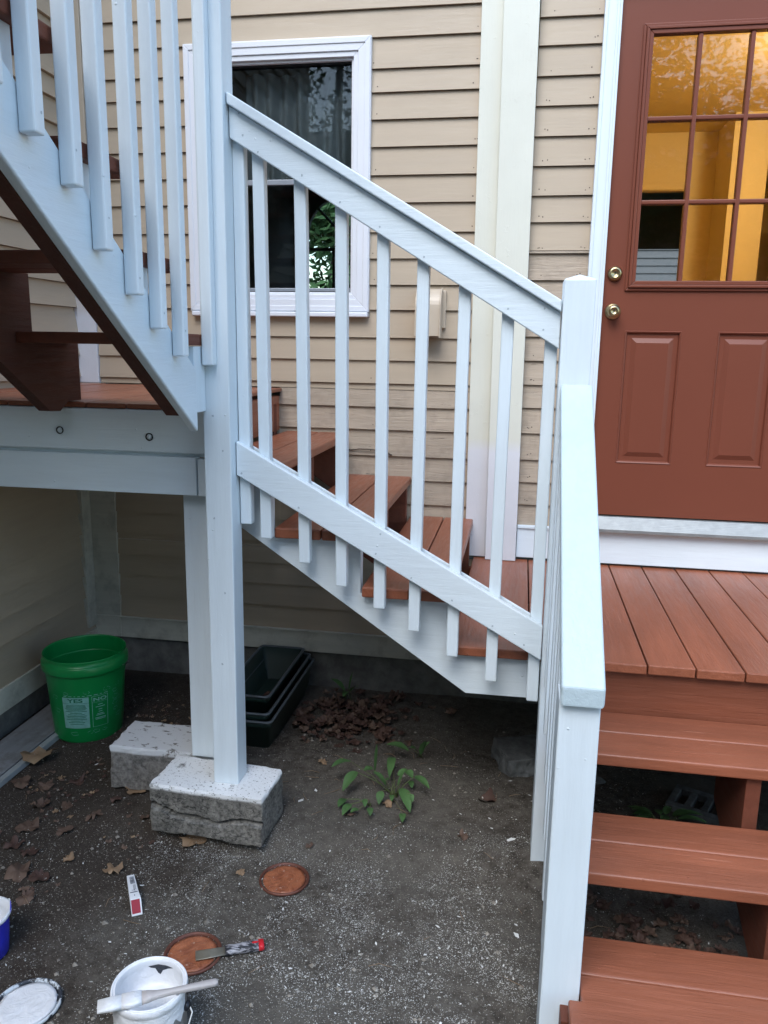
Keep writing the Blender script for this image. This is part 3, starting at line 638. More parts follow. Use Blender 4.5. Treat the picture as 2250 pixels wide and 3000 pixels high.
# ------------------------------------------------------------------ railing of the upper staircase
ur=thing('upper_railing',(-.95,1.6,-.1),'white railing of the upper staircase, long balusters at the upper left','railing','white railings of the porch stairs')
for y,z in ((1.240,.51),(1.370,.445),(1.491,.389),(1.624,.319),(1.739,.204),(1.882,.116),(2.009,.038),(2.142,-.034),(2.364,-.063)):
    z2=z+1.22 if y<2.3 else 1.45
    bm=nb(); x0,x1=-.9665,-.931; n=10; rings=[]
    if y>2.3: x0,x1=-.972,-.936
    for k in range(n+1):
        zz=z+(z2-z)*k/n; e=.0009*noise.noise(Vector((y*40,zz*5,0)))
        rings.append([bm.verts.new(p) for p in ((x0,y+e,zz),(x1,y+e,zz),(x1,y+.0345+e,zz),(x0,y+.0345+e,zz))])
    for a,b in zip(rings,rings[1:]):
        for i in range(4): bm.faces.new((a[i],a[(i+1)%4],b[(i+1)%4],b[i]))
    bm.faces.new(rings[0]); bm.faces.new(rings[-1][::-1]); obj('baluster',bm,white['Z'],ur,.004,2)
rn=random.Random(23)
dents(ur,[(y+.017+rn.uniform(-.008,.008),z+rn.choice((.04,.07)),-.9305) for y,z in ((1.370,.445),(1.491,.389),(1.624,.319),(1.739,.204),(1.882,.116),(2.009,.038),(2.142,-.034))],r=.0035,side='X')
dents(ur,[(x,z,2.3995) for x,z in ((-.955,-.22),(-.925,-.33),(-.960,-.55),(-.930,-.80),(-.945,-1.05))],r=.0038)
hz=lambda y:1.09+.70*(2.36-y)
bm=nb(); prism(bm,[(.5,hz(.5)),(2.398,hz(2.398)),(2.398,hz(2.398)+.10),(.5,hz(.5)+.10)],'YZ',-.998,-.973); obj('top_rail',bm,white['SY'],ur,.003)
bm=nb(); prism(bm,[(.5,hz(.5)+.14),(2.398,hz(2.398)+.14),(2.398,hz(2.398)+.18),(.5,hz(.5)+.18)],'YZ',-1.02,-.92); obj('handrail',bm,white['SY'],ur,.004)
bm=nb(); box(bm,-1.030,-.976,2.313,2.398,-.205,-.006); obj('spacer',bm,white['Z'],ur,.002)
# ------------------------------------------------------------------ blocks and stones
def rough_block(x0,x1,y0,y1,z0,z1,amp,mat,name,label,crack=False,rotz=0,cat='block',group=None,seed=0):
    bm=nb(); c=Vector(((x0+x1)/2,(y0+y1)/2,z0)); box(bm,x0,x1,y0,y1,z0,z1)
    bmesh.ops.subdivide_edges(bm,edges=bm.edges,cuts=26,use_grid_fill=True)
    for v in bm.verts:
        p=v.co.copy(); d=amp*Vector(noise.noise_vector(p*14+Vector((seed,0,0))))+amp*.5*Vector(noise.noise_vector(p*45))
        if p.z>z1-1e-4: d.z*=.15
        ex=min(abs(p.x-x0),abs(p.x-x1)); ey=min(abs(p.y-y0),abs(p.y-y1)); ez=min(abs(p.z-z0),abs(p.z-z1))
        lo=sum(1 for e in (ex,ey,ez) if e<.004)
        if lo>=2:
            k=max(0,noise.noise(p*26+Vector((seed,5,1)))); d+=(c+Vector((0,0,(z1-z0)/2))-p).normalized()*(.002+.013*k)
        if crack and abs(p.y-y0)<1e-4:
            zc=z1-(z1-z0)*(.46+.10*math.sin((p.x-x0)*11)+.12*noise.noise(Vector((p.x*9,0,0)))+(.16*(p.x-x0)/(x1-x0)))
            dd=abs(p.z-zc); wd=.009+.012*max(0,noise.noise(Vector((p.x*12,4,0))))
            if dd<wd: d.y+=.05*(1-dd/wd)
            elif p.z<zc: d.y-=.006
        v.co=p+d
    if rotz: bmesh.ops.rotate(bm,verts=bm.verts,cent=c,matrix=Matrix.Rotation(rotz,3,'Z'))
    o=obj(name,bm,mat,None,loc=c,sm=False); return tag(o,label,cat,group)
KS=.962
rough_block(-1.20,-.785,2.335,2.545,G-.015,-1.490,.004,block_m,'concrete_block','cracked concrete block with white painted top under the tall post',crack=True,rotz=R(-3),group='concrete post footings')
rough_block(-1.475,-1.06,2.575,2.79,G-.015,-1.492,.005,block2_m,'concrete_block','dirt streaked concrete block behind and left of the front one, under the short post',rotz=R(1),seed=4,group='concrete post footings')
KS=.98
rough_block(-.02,.17,2.93,3.13,G-.01,-1.575,.012,stone_m,'stone','grey flat stone lying in the shade behind the newel post',rotz=R(20),cat='stone',seed=9)
KS=1.0
bm=nb()
c=Vector((.72,2.75,G)); box(bm,.60,.80,2.67,2.70,G,-1.58);
for k in range(4): box(bm,.60+.057*k,.625+.057*k,2.702,2.80,G,-1.58)
box(bm,.60,.80,2.802,2.83,G,-1.58); bmesh.ops.rotate(bm,verts=bm.verts,cent=c,matrix=Matrix.Rotation(R(-25),3,'Z'))
tag(obj('slotted_brick',bm,stone_m,None,.003,loc=c),'pale slotted brick on the dark ground under the front steps','brick')
for (x,y,s) in ((.35,2.9,.05),(.46,2.75,.035),(.30,2.62,.03)):
    bm=nb(); bmesh.ops.create_icosphere(bm,subdivisions=3,radius=s,matrix=Matrix.Translation((x,y,G+s*.3)))
    for v in bm.verts: v.co+=s*.35*Vector(noise.noise_vector(v.co*22)); v.co.z=G+(v.co.z-G)*.7
    tag(obj('stone',bm,stone_m,loc=(x,y,G)),'rounded stone lying in the dark under the front steps','stone','stones under the front steps')
# boards on the ground by the left wall
bm=nb(); obox(bm,(-1.985,2.1,G+.012),(-1.985,3.30,G+.014),(.17,0,0),(0,0,.012)); jit(bm,3,.003); tag(obj('board',bm,plankm,None,.002,loc=(-1.98,2.7,G)),'wide weathered grey board lying along the left wall','board')
bm=nb(); obox(bm,(-1.882,2.1,G+.012),(-1.878,2.93,G+.014),(.022,0,0),(0,0,.014)); obox(bm,(-1.867,2.1,G+.012),(-1.863,2.93,G+.012),(.006,0,0),(0,0,.022)); tag(obj('metal_strip',bm,stripm,None,.001,loc=(-1.88,2.5,G)),'narrow pale metal strip lying against the grey board','strip')
# ------------------------------------------------------------------ bucket
BC=Vector((-1.785,2.965,G)); bk=thing('bucket',BC,'large open green plastic bucket with YES and NO print','bucket')
Hb=.372; tilt=Matrix.Rotation(R(1.5),4,'Y')
bm=nb(); rb=lambda h:.140+.026*h/Hb
pr=[(0,.004),(rb(0)-.012,.0),(rb(0)-.003,.004),(rb(0),.014),(rb(.1),.1),(rb(.2),.2),(rb(.30),.30),(rb(.305)+.0,.306),(.1745,.309),(.176,.314),(.1755,.342),(.1715,.348),(.169,.349),(.1685,.366),(.1695,.370),(.1685,Hb+.001),(.166,Hb),(.1645,.366),(.1635,.30),(rb(.1)-.0035,.1),(rb(0)-.004,.012),(0,.010)]
lathe(bm,pr,BC,72); obj('bucket_body',bm,gplas,bk,sm=True)
bm=nb(); tube(bm,[BC+Vector((.174*math.cos(a),.174*math.sin(a)+.0,.315-.10*math.sin(a)**2)) for a in [pi*k/16*1.0-.05 for k in range(17)]],.003); obj('handle',bm,simple('wire_handle',(.5,.5,.5),.3,.9),bk)
a0=math.atan2(0-BC.y,0-BC.x)  # print faces the yard
def cyl(u,h,off=.0012):       # u metres along the circumference
    r=rb(h)+off; a=a0+.02+1.6*u/.15; return BC+Vector((r*math.cos(a),r*math.sin(a),h))
def cquad(bm,u0,u1,h0,h1,off,mi=0):
    n=max(1,int((u1-u0)/.008))
    top=[bm.verts.new(cyl(u0+(u1-u0)*i/n,h1,off)) for i in range(n+1)]; bot=[bm.verts.new(cyl(u0+(u1-u0)*i/n,h0,off)) for i in range(n+1)]
    for i in range(n): bm.faces.new((bot[i],bot[i+1],top[i+1],top[i])).material_index=mi
def ctext(bm,txt,size,u,h,off,mi=0,bold=0):
    cv=bpy.data.curves.new('t','FONT'); cv.body=txt; cv.size=size; cv.align_x='CENTER'; cv.offset=bold; cv.resolution_u=3
    to=bpy.data.objects.new('t',cv); C.objects.link(to); dg=bpy.context.evaluated_depsgraph_get(); dg.update()
    me=to.evaluated_get(dg).to_mesh(); vs=[bm.verts.new(cyl(u+v.co.x,h+v.co.y,off)) for v in me.vertices]
    for p in me.polygons:
        try: bm.faces.new([vs[i] for i in p.vertices]).material_index=mi
        except ValueError: pass
    to.evaluated_get(dg).to_mesh_clear(); C.objects.unlink(to); bpy.data.objects.remove(to); bpy.data.curves.remove(cv)
bm=nb(); rp=random.Random(5)
cquad(bm,-.066,-.0,.075,.215,.0012,0); cquad(bm,-.066,0,.1885,.1895,.0018,1)
ctext(bm,'YES',.024,-.033,.194,.0019,1,.0006)
h=.182
for k in range(14):
    n=rp.uniform(.030,.056); cquad(bm,-.033-n/2,-.033+n/2,h-.0022,h,.0018,1); h-=.0052 if k<4 else .0072
for a in ((.007,.048,.2138,.2150),(.007,.048,.075,.0762),(.007,.0082,.0755,.2145),(.0468,.048,.0755,.2145),(.007,.048,.186,.187)): cquad(bm,*a,.0012,0)
ctext(bm,'NO',.022,.0275,.192,.0014,0,.0004)
for h,ws in ((.176,.012),(.166,.024),(.154,.010),(.144,.010),(.134,.016),(.128,.022),(.116,.028),(.110,.026)): cquad(bm,.0275-ws/2,.0275+ws/2,h-.003,h,.0014,0)
u=-.062
while u<.045:
    wd=rp.uniform(.004,.012); cquad(bm,u,u+wd,.2200+.0*u,.2225,.0012,0); u+=wd+.005
for (u,h) in ((-.055,.232),(-.005,.236),(.045,.236),(.070,.215),(.074,.185),(.072,.160),(.073,.13),(.08,.24),(.085,.10),(-.04,.05),(.0,.052),(.016,.055),(.038,.055),(-.085,.15),(-.09,.21),(.092,.17)):
    # small faded food outlines
    n=9; s=rp.uniform(.006,.011); ring=[(u+s*math.cos(2*pi*k/n)*rp.uniform(.7,1.2),h+s*math.sin(2*pi*k/n)*rp.uniform(.7,1.1)) for k in range(n)]
    for k in range(n):
        if rp.random()<.75:
            (ua,ha),(ub,hb)=ring[k],ring[(k+1)%n]; q=[bm.verts.new(cyl(ua,ha,.0012)),bm.verts.new(cyl(ub,hb,.0012)),bm.verts.new(cyl(ub,hb+.0012,.0012)),bm.verts.new(cyl(ua,ha+.0012,.0012))]; bm.faces.new(q)
obj('printed_label',bm,[gprint,gprint2],bk)
# ------------------------------------------------------------------ nested planters
def planter(cx,y0,y1,wd,zr,dp,label,n):
    yc=(y0+y1)/2; pl=thing('planter',(cx,yc,zr-dp),label,'planter','long planters nested in a stack')
    def ring(bm,w2,l2,r,z,seg=5):
        out=[]
        for qx,qy,a in ((1,1,0),(-1,1,90),(-1,-1,180),(1,-1,270)):
            for k in range(seg+1):
                t=R(a+90*k/seg); out.append(bm.verts.new((cx+qx*(w2-r)+r*math.cos(t),yc+qy*(l2-r)+r*math.sin(t),z)))
        return out
    def loft(bm,rs,cap):
        for a,b in zip(rs,rs[1:]):
            m=len(a)
            for i in range(m): f=bm.faces.new((a[i],a[(i+1)%m],b[(i+1)%m],b[i])); f.smooth=True
        if cap: bm.faces.new(rs[0]); 
    w2,l2=wd/2,(y1-y0)/2
    bm=nb(); rs=[ring(bm,w2-.035,l2-.045,.02,zr-dp),ring(bm,w2-.030,l2-.04,.02,zr-dp+.03),ring(bm,w2-.024,l2-.034,.02,zr-dp+.032),ring(bm,w2-.013,l2-.016,.02,zr-.035),ring(bm,w2-.008,l2-.010,.02,zr-.033),ring(bm,w2-.006,l2-.006,.02,zr-.006),
         ring(bm,w2-.012,l2-.012,.02,zr-.006),ring(bm,w2-.020,l2-.024,.02,zr-.05),ring(bm,w2-.024,l2-.03,.02,zr-.052),ring(bm,w2-.038,l2-.048,.02,zr-dp+.006)]
    loft(bm,rs,True); bm.faces.new(rs[-1]); obj('planter_body',bm,potm,pl)
    bm=nb(); rs=[ring(bm,w2-.010,l2-.010,.02,zr-.007),ring(bm,w2,l2,.022,zr-.008),ring(bm,w2+.001,l2+.001,.022,zr-.002),ring(bm,w2-.003,l2-.003,.022,zr+.001),ring(bm,w2-.010,l2-.010,.02,zr)]
    loft(bm,rs,False); m=len(rs[0])
    for i in range(m): bm.faces.new((rs[0][i],rs[0][(i+1)%m],rs[-1][(i+1)%m],rs[-1][i]))
    obj('rim',bm,rimm,pl,sm=True); return pl
planter(-1.082,2.972,3.545,.222,-1.43,.16,'top dark green planter of the nested stack, dry leaves inside',0)
planter(-1.066,2.880,3.560,.245,-1.462,.16,'middle dark green planter of the nested stack behind the tall post',1)
planter(-1.052,2.860,3.565,.250,-1.487,.163,'bottom dark green planter of the nested stack resting on the dirt',2)
# ------------------------------------------------------------------ cans, lids, brush, knife, pail, package
cc=Vector((-.788,1.492,G)); can=thing('paint_can',cc,'open white splattered paint can with a brush lying across it','paint can')
bm=nb(); lathe(bm,[(0,0),(.080,0),(.083,.004),(.0825,.01),(.0825,.172),(.080,.174),(.080,.176),(.0785,.176),(.0785,.02),(0,.018)],cc,56)
obj('can_body',bm,steel,can,sm=True)
bm=nb(); lathe(bm,[(.0835,.165),(.0865,.172),(.088,.180),(.0865,.187),(.0845,.1895),(.082,.188),(.081,.183),(.0795,.186),(.0775,.188),(.0762,.186),(.0758,.180),(.0765,.168),(.0795,.160),(.0795,.150)],cc,72,wob=.012)
obj('rim',bm,wetwhite,can,sm=True)
bm=nb(); lathe(bm,[(0,.118),(.040,.1182),(.072,.118),(.0765,.1195),(.0772,.13),(.0770,.16),(.0768,.178)],cc,48)
for v in bm.verts: v.co.z+=.004*noise.noise(v.co*30)
obj('paint_surface',bm,wetwhite,can,sm=True)
bm=nb(); pts=[(70,.172),(84,.173),(100,.174),(118,.171),(114,.166),(106,.163),(101,.150),(97,.146),(92,.158),(82,.165)]; bm.faces.new([bm.verts.new(cc+Vector((.0762*math.cos(R(a)),.0762*math.sin(R(a)),h))) for a,h in pts]); obj('bare_patch',bm,lidm,can)
bm=nb()       # white label wrap with drips on the front of the can
nn=60; top=[];bot=[]
for i in range(nn+1):
    a=R(165)+R(200)*i/nn; d=.045+.025*noise.noise(Vector((i*.3,0,0)))+(.09 if .25<i/nn<.8 else 0)
    top.append(bm.verts.new(cc+Vector((.0840*math.cos(a),.0840*math.sin(a),.170)))); bot.append(bm.verts.new(cc+Vector((.0835*math.cos(a),.0835*math.sin(a),max(.01,.170-d)))))
for i in range(nn): bm.faces.new((bot[i],bot[i+1],top[i+1],top[i]))
obj('paint_drips',bm,wetwhite,can,sm=True)
bm=nb(); e=cc+Vector((.085,.010,.135)); lathe(bm,[(0,0),(.012,0),(.012,.006),(.006,.010),(0,.011)],(0,0,0),16)
bmesh.ops.rotate(bm,verts=bm.verts,cent=(0,0,0),matrix=Matrix.Rotation(R(90),3,'Y')); bmesh.ops.translate(bm,verts=bm.verts,vec=e); obj('ear',bm,lidm,can,sm=True)
bm=nb(); tube(bm,[e+Vector((.008,0,0)),e+Vector((.016,-.004,-.012)),e+Vector((.008,-.012,-.045)),e+Vector((0,-.03,-.09)),e+Vector((-.02,-.06,-.115))],.0018); obj('bail_wire',bm,chip_m,can,sm=True)
# brush
b0=Vector((-.866,1.398,-1.452)); b1=Vector((-.630,1.516,-1.452)); d=(b1-b0).normalized(); s_=d.cross(Vector((0,0,1))).normalized(); u_=Vector((0,0,1))
br=thing('paintbrush',b0+d*.12,'paint soaked brush with a long handle lying across the open can','brush')
def strip(bm,st,mi=0):   # stations (t, halfwidth, halfthick)
    rs=[]
    for t,hw,ht in st:
        p=b0+d*t; rs.append([bm.verts.new(p+s_*hw*a+u_*ht*b) for a,b in ((-1,-.6),(-.8,-1),(.8,-1),(1,-.6),(1,.6),(.8,1),(-.8,1),(-1,.6))])
    for a,b in zip(rs,rs[1:]):
        for k in range(8): bm.faces.new((a[k],a[(k+1)%8],b[(k+1)%8],b[k])).smooth=True
    bm.faces.new(rs[0]); bm.faces.new(rs[-1][::-1])
bm=nb(); strip(bm,[(0,.0185,.003),(.03,.019,.006),(.055,.0185,.007)]); obj('bristles',bm,bristle,br)
bm=nb(); strip(bm,[(.052,.0195,.0078),(.075,.0195,.008),(.095,.0185,.008)]); obj('ferrule',bm,wetwhite,br)
bm=nb(); strip(bm,[(.093,.0175,.0072),(.11,.014,.007),(.13,.0085,.0062),(.16,.0065,.0055),(.20,.0072,.0055),(.235,.0085,.0055),(.258,.0085,.005),(.265,.005,.004)]); obj('handle',bm,woodh,br)
def lid(c,r,name,label,face,rim,group,floor=.004):
    c=Vector(c); t=thing(name,c,label,'lid',group)
    bm=nb(); lathe(bm,[(0,0),(r-.004,0),(r,.002),(r+.001,.006),(r-.001,.010),(r-.004,.0105),(r-.006,.008),(r-.008,.003)],c,56); obj('lid_rim',bm,rim,t,sm=True)
    bm=nb(); lathe(bm,[(0,.0062),(r*.4,.0065),(r*.75,.006),(r-.012,.0055),(r-.0125,.002)],c,48,wob=.03)
    for v in bm.verts: v.co.z+=.0016*noise.noise(v.co*45)
    obj('paint_film',bm,face,t,sm=True)
LG='paint can lids lying on the dirt'
lid((-.661,2.150,G+.001),.078,'can_lid','lid full of red brown paint lying alone on the dirt near the middle',wetred,redrim,LG)
lid((-.817,1.800,G+.001),.079,'can_lid','lid full of red brown paint under the putty knife beside the white can',wetred,redrim,LG)
lid((-1.158,1.558,G+.001),.083,'can_lid','lid coated with white paint and dark rim at the lower left edge',wetwhite,lidrim,LG)
k0=Vector((-.803,1.784,G+.014)); k1=Vector((-.632,1.857,G+.017)); d=(k1-k0).normalized(); s_=d.cross(Vector((0,0,1))).normalized(); b0=k0
kn=thing('putty_knife',(k0+k1)/2,'putty knife with black grip and red end resting on a paint lid','putty knife')
bm=nb(); strip(bm,[(0,.0185,.0004),(.04,.0175,.0006),(.082,.0160,.0010)]); obj('blade',bm,blade,kn)
bm=nb(); strip(bm,[(.080,.0165,.006),(.092,.0155,.008),(.105,.0125,.008),(.13,.0135,.009),(.155,.0155,.009),(.172,.016,.008)]); obj('grip',bm,smearm,kn)
bm=nb(); strip(bm,[(.1715,.0165,.0085),(.180,.0168,.0085),(.186,.0155,.0075)]); obj('end_cap',bm,redcap,kn)
bm=nb(); p=k0+d*.162+s_*-.003; ring=[bm.verts.new(p+d*.009*math.cos(2*pi*k/12)+s_*.0045*math.sin(2*pi*k/12)+Vector((0,0,.0093))) for k in range(12)]; bm.faces.new(ring); obj('hang_hole',bm,redcap,kn)
# blue pail
pc=Vector((-1.378,1.700,G)); pl=thing('pail',pc,'blue plastic pail with white painted inside cut by the left edge','pail')
bm=nb(); lathe(bm,[(0,0),(.056,0),(.06,.004),(.064,.05),(.0685,.118),(.070,.122),(.067,.124)],pc,48); obj('pail_body',bm,bluem,pl,sm=True)
bm=nb(); lathe(bm,[(.0715,.113),(.0745,.118),(.074,.125),(.070,.127),(.066,.124),(.0635,.10),(.058,.02),(0,.016)],pc,48,wob=.02); obj('paint_coat',bm,wetwhite,pl,sm=True)
bm=nb(); a=R(28); q=pc+Vector((.073*math.cos(a),.073*math.sin(a),.120)); prism(bm,[(-.012,0),(.012,0),(.003,.026)],'XZ',-.001,.001); bmesh.ops.rotate(bm,verts=bm.verts,cent=(0,0,0),matrix=Matrix.Rotation(R(28)+pi/2,3,'Z')); bmesh.ops.translate(bm,verts=bm.verts,vec=q); obj('spout_tab',bm,bluem,pl)
# brush packaging
pk=thing('package',(-1.08,1.98,G),'small white card sleeve with barcode and dark red end lying on the dirt','package')
P0=Vector((-1.126,2.047,G+.030)); P1=Vector((-1.077,1.972,G+.034)); P2=Vector((-1.058,1.946,G+.032)); P3=Vector((-1.038,1.914,G+.006)); sw=Vector((.0118,.0072,0))
bm=nb()
for a,b,w0,w1,h in ((P0,P1,.8,1.0,.016),(P1,P2,1.0,1.12,.024),(P2,P3,1.12,1.1,.026)):
    v=[bm.verts.new(x) for x in (a-sw*w0,a+sw*w0,b+sw*w1,b-sw*w1)]; v2=[bm.verts.new(Vector((x.co.x,x.co.y,max(G+.002,x.co.z-h)))) for x in v]
    bm.faces.new(v); bm.faces.new(v2[::-1])
    for k in range(4): bm.faces.new((v[k],v2[k],v2[(k+1)%4],v[(k+1)%4]))
obj('sleeve',bm,card,pk,.0008,1)
def pq(bm,a,b,t0,t1,s0,s1,wa=1,off=.0012,mi=0):
    nrm=((b-a).cross(sw)).normalized(); nrm=nrm if nrm.z>0 else -nrm
    bm.faces.new([bm.verts.new(a+(b-a)*t+sw*s*wa+nrm*off) for t,s in ((t0,s0),(t0,s1),(t1,s1),(t1,s0))]).material_index=mi
bm=nb(); t=.14
while t<.55: wd_=random.choice((.008,.014,.022)); pq(bm,P0,P1,t,t+wd_,-.35,.62); t+=wd_+.014
for s in (.1,.3,.5): pq(bm,P0,P1,.62,.9,s,s+.07)
for k in range(12):
    a_=2*pi*k/12; 
    if k%4!=3: pq(bm,P0,P1,.90+.055*math.cos(a_)+.02,.915+.055*math.cos(a_)+.02,.15+.5*math.sin(a_),.27+.5*math.sin(a_))
pq(bm,P0,P1,.905,.94,.0,.36); pq(bm,P1,P2,.04,.16,-.8,.8); pq(bm,P1,P2,.45,.62,-.1,.06)
obj('printed_marks',bm,inkm,pk)
bm=nb(); pq(bm,P2,P3,.05,.93,-.98,.80); obj('red_panel',bm,redprint,pk)
# ------------------------------------------------------------------ weeds
def leaf_blade(bm,B,T,wd,cup=.25,droop=.18,mi=0,seed=0):
    B,T=Vector(B),Vector(T)
    ax_=T-B; L=ax_.length; ax_=ax_/L; sd_=ax_.cross(Vector((0,0,1)))
    sd_=sd_.normalized() if sd_.length>.05 else Vector((1,0,0)); upv=sd_.cross(ax_).normalized()
    n=8; rows=[]
    for i in range(n+1):
        t=i/n; w=wd*.5*(math.sin(pi*min(1,t*.93+.04)**.75))**.85*(1 if t<.97 else .1)
        w*=1+.10*noise.noise(Vector((t*9,seed,0)))
        c=B+ax_*L*t+Vector((0,0,1))*(droop*L*math.sin(pi*t)*.6)
        rows.append([bm.verts.new(c+sd_*w*s+upv*(cup*w*abs(s)+.0015*noise.noise(Vector((t*12,s*3,seed))))) for s in (-1,-.5,0,.5,1)])
    for a,b in zip(rows,rows[1:]):
        for k in range(4): f=bm.faces.new((a[k],a[k+1],b[k+1],b[k])); f.smooth=True; f.material_index=mi
WK=.974
LV=[(-0.581,2.774,-1.57,-0.641,2.7,-1.56,0.034),(-0.544,2.703,-1.57,-0.58,2.626,-1.61,0.042),(-0.49,2.755,-1.58,-0.522,2.733,-1.58,0.034),(-0.477,2.724,-1.57,-0.461,2.669,-1.43,0.012),(-0.43,2.699,-1.61,-0.48,2.698,-1.56,0.036),(-0.384,2.691,-1.6,-0.362,2.704,-1.55,0.017),(-0.364,2.765,-1.58,-0.334,2.735,-1.59,0.034),(-0.326,2.73,-1.58,-0.264,2.689,-1.6,0.034),(-0.367,2.669,-1.6,-0.32,2.567,-1.63,0.040),(-0.437,2.637,-1.6,-0.439,2.597,-1.63,0.030),(-0.436,2.891,-1.6,-0.423,2.735,-1.6,0.034),(-0.347,2.763,-1.62,-0.333,2.714,-1.62,0.024),(-0.403,2.669,-1.63,-0.396,2.627,-1.63,0.019),(-0.566,2.609,-1.63,-0.58,2.551,-1.63,0.03),(-0.537,2.564,-1.62,-0.554,2.504,-1.63,0.03),(-0.505,2.553,-1.63,-0.53,2.528,-1.63,0.024),(-0.49,2.591,-1.61,-0.482,2.555,-1.62,0.021),(-0.464,2.555,-1.62,-0.456,2.52,-1.63,0.023),(-0.346,2.558,-1.63,-0.338,2.502,-1.63,0.024),(-0.325,2.624,-1.59,-0.316,2.605,-1.61,0.017),(-.41,2.72,-1.60,-.43,2.68,-1.58,.02),(-.39,2.74,-1.59,-.36,2.77,-1.575,.026)]
def weed(root,lv,label,name='weed'):
    root=tuple(WK*c for c in root); lv=[tuple(WK*c for c in l) for l in lv]
    t=thing(name,root,label,'weed'); bs=nb()
    for k,l in enumerate(lv):
        B=Vector(l[:3]); root_=Vector(root)+Vector((random.uniform(-.015,.015),random.uniform(-.01,.01),-.003))
        if B.x<-.44 and k>12: root_=WK*Vector((-.47,2.62,G))
        tube(bs,[root_,(root_+B)/2+Vector((0,0,.012)),B],[.0017,.0013,.0010],5)
        bm=nb(); leaf_blade(bm,B,l[3:6],l[6],seed=k*3.1); obj('leaf',bm,green,t)
    obj('stem',bs,stemm,t)
weed((-.40,2.70,G),LV,'broad leaved green weed growing from the bare dirt under the stairs')
weed((-.335,3.005,G),[(-0.381,2.957,-1.6,-0.473,2.952,-1.58,0.045),(-0.356,3.013,-1.62,-0.38,2.999,-1.61,0.026),(-0.332,2.993,-1.63,-0.315,2.976,-1.56,0.035),(-.33,3.0,-1.62,-.30,3.01,-1.58,.025)],'small weed with one wide leaf behind the larger weed')
weed((-.745,3.48,G),[(-.76,3.47,-1.6,-.83,3.48,-1.55,.04),(-.74,3.48,-1.6,-.72,3.47,-1.50,.016),(-.73,3.47,-1.6,-.69,3.44,-1.56,.03),(-.745,3.46,-1.6,-.75,3.40,-1.6,.03)],'dim weed against the foundation beside the leaf pile')
rl=random.Random(11); L2=[]
for k in range(16):
    a=rl.uniform(0,2*pi); r=rl.uniform(.03,.09); h=rl.uniform(.02,.06); L2.append((.56+r*math.cos(a)*.6,2.66+r*math.sin(a)*.6,G+h,.56+r*1.7*math.cos(a),2.66+r*1.7*math.sin(a),G+h*.9,.028))
weed((.56,2.66,G),L2,'green weed in the dark under the front steps')
# ------------------------------------------------------------------ dry leaves
def dry_leaf(bm,c,s,rot,seed,mi=0,curl=.35):
    # lobed maple-like leaf, crumpled
    pts=[]; n=30
    for i in range(n):
        a=2*pi*i/n; lob=.66+.30*noise.noise(Vector((math.cos(a)*1.3,math.sin(a)*1.3,seed*2)))+.16*abs(math.cos(2.5*a))
        lob*=1+.42*noise.noise(Vector((i*.7,seed,0))); pts.append((lob*math.cos(a),lob*math.sin(a)*.82))
    def H(x,y): return s*(curl*.5*(x*x*.5+y*y*.9)+.55*noise.noise(Vector((x*1.6,y*1.6,seed)))+.10*noise.noise(Vector((x*5,y*5,seed))))+.004
    def V(x,y):
        X=x*math.cos(rot)-y*math.sin(rot); Y=x*math.sin(rot)+y*math.cos(rot); wx,wy=c[0]+X*s,c[1]+Y*s
        return bm.verts.new((wx,wy,max(gz(wx,wy)+.002,c[2]+H(x,y)) if c[2]<G+.05 else c[2]+H(x,y)))
    ctr=V(0,0); r1=[V(x*.5,y*.5) for x,y in pts]; r2=[V(x,y) for x,y in pts]
    for i in range(n):
        j=(i+1)%n
        for f in ((ctr,r1[i],r1[j]),(r1[i],r2[i],r2[j],r1[j])): q=bm.faces.new(f); q.material_index=mi; q.smooth=True
spots=[(-1.315,2.482,.050,1),(-1.016,2.275,.050,1),(-1.645,2.386,.045,0),(-1.61,2.247,.05,0),(-1.47,2.247,.042,0),(-1.491,2.018,.05,0),(-1.414,2.01,.048,2),(-1.373,2.112,.026,1),(-1.205,2.085,.038,1),(-1.398,2.317,.035,0),(-1.593,2.144,.04,2),(-1.70,2.502,.045,0),(-.805,2.151,.022,1),(-1.599,2.556,.035,2),(-1.80,2.50,.05,0),(-1.55,2.38,.035,0),(-1.70,2.18,.04,0),(-1.30,2.56,.03,2),(-1.40,1.92,.04,0),(-1.52,2.12,.035,2),(-.62,3.02,.045,2),(-.70,2.80,.03,1),(-.40,3.10,.028,0),(-.05,2.66,.045,2),(-.40,2.56,.026,1),(-1.22,2.60,.022,0),(-1.36,2.40,.026,2),(-1.62,2.02,.04,0),(-1.22,2.33,.022,0),(-.52,2.47,.022,0),(-.62,2.30,.018,0),(-.12,2.42,.030,0)]
def leaf_label(x,y,s,mi):
    size='large' if s>=.045 else ('medium' if s>=.03 else 'small'); col=('brown','tan','reddish')[mi]
    if x>-.9: where='under the stairs in the middle' if y>2.35 else 'near the red lid'
    elif y<2.03: where='in the nearest row left of the package'
    elif y<2.2: where='just behind the nearest row'
    elif y<2.45: where='beside the front concrete block' if x>-1.35 else 'far left level with the front block'
    else: where='close to the rear concrete block' if x>-1.5 else 'on the left in front of the bucket'
    return size+' '+col+' dry leaf '+where
for k,(x,y,s,mi) in enumerate(spots):
    bm=nb(); dry_leaf(bm,(x,y,gz(x,y)+.004),s*random.uniform(.9,1.1),random.uniform(0,6.28),k*7.3); 
    tag(obj('dry_leaf',bm,dry[mi],loc=(x,y,G)),leaf_label(x,y,s,mi),'leaf','dry leaves scattered on the dirt')
bm=nb(); dry_leaf(bm,(-1.835,2.665,G+.03),.085,.9,91,curl=.2); tag(obj('dry_leaf',bm,dry[1],loc=(-1.84,2.66,G)),'largest tan leaf lying over the metal strip by the grey board','leaf')
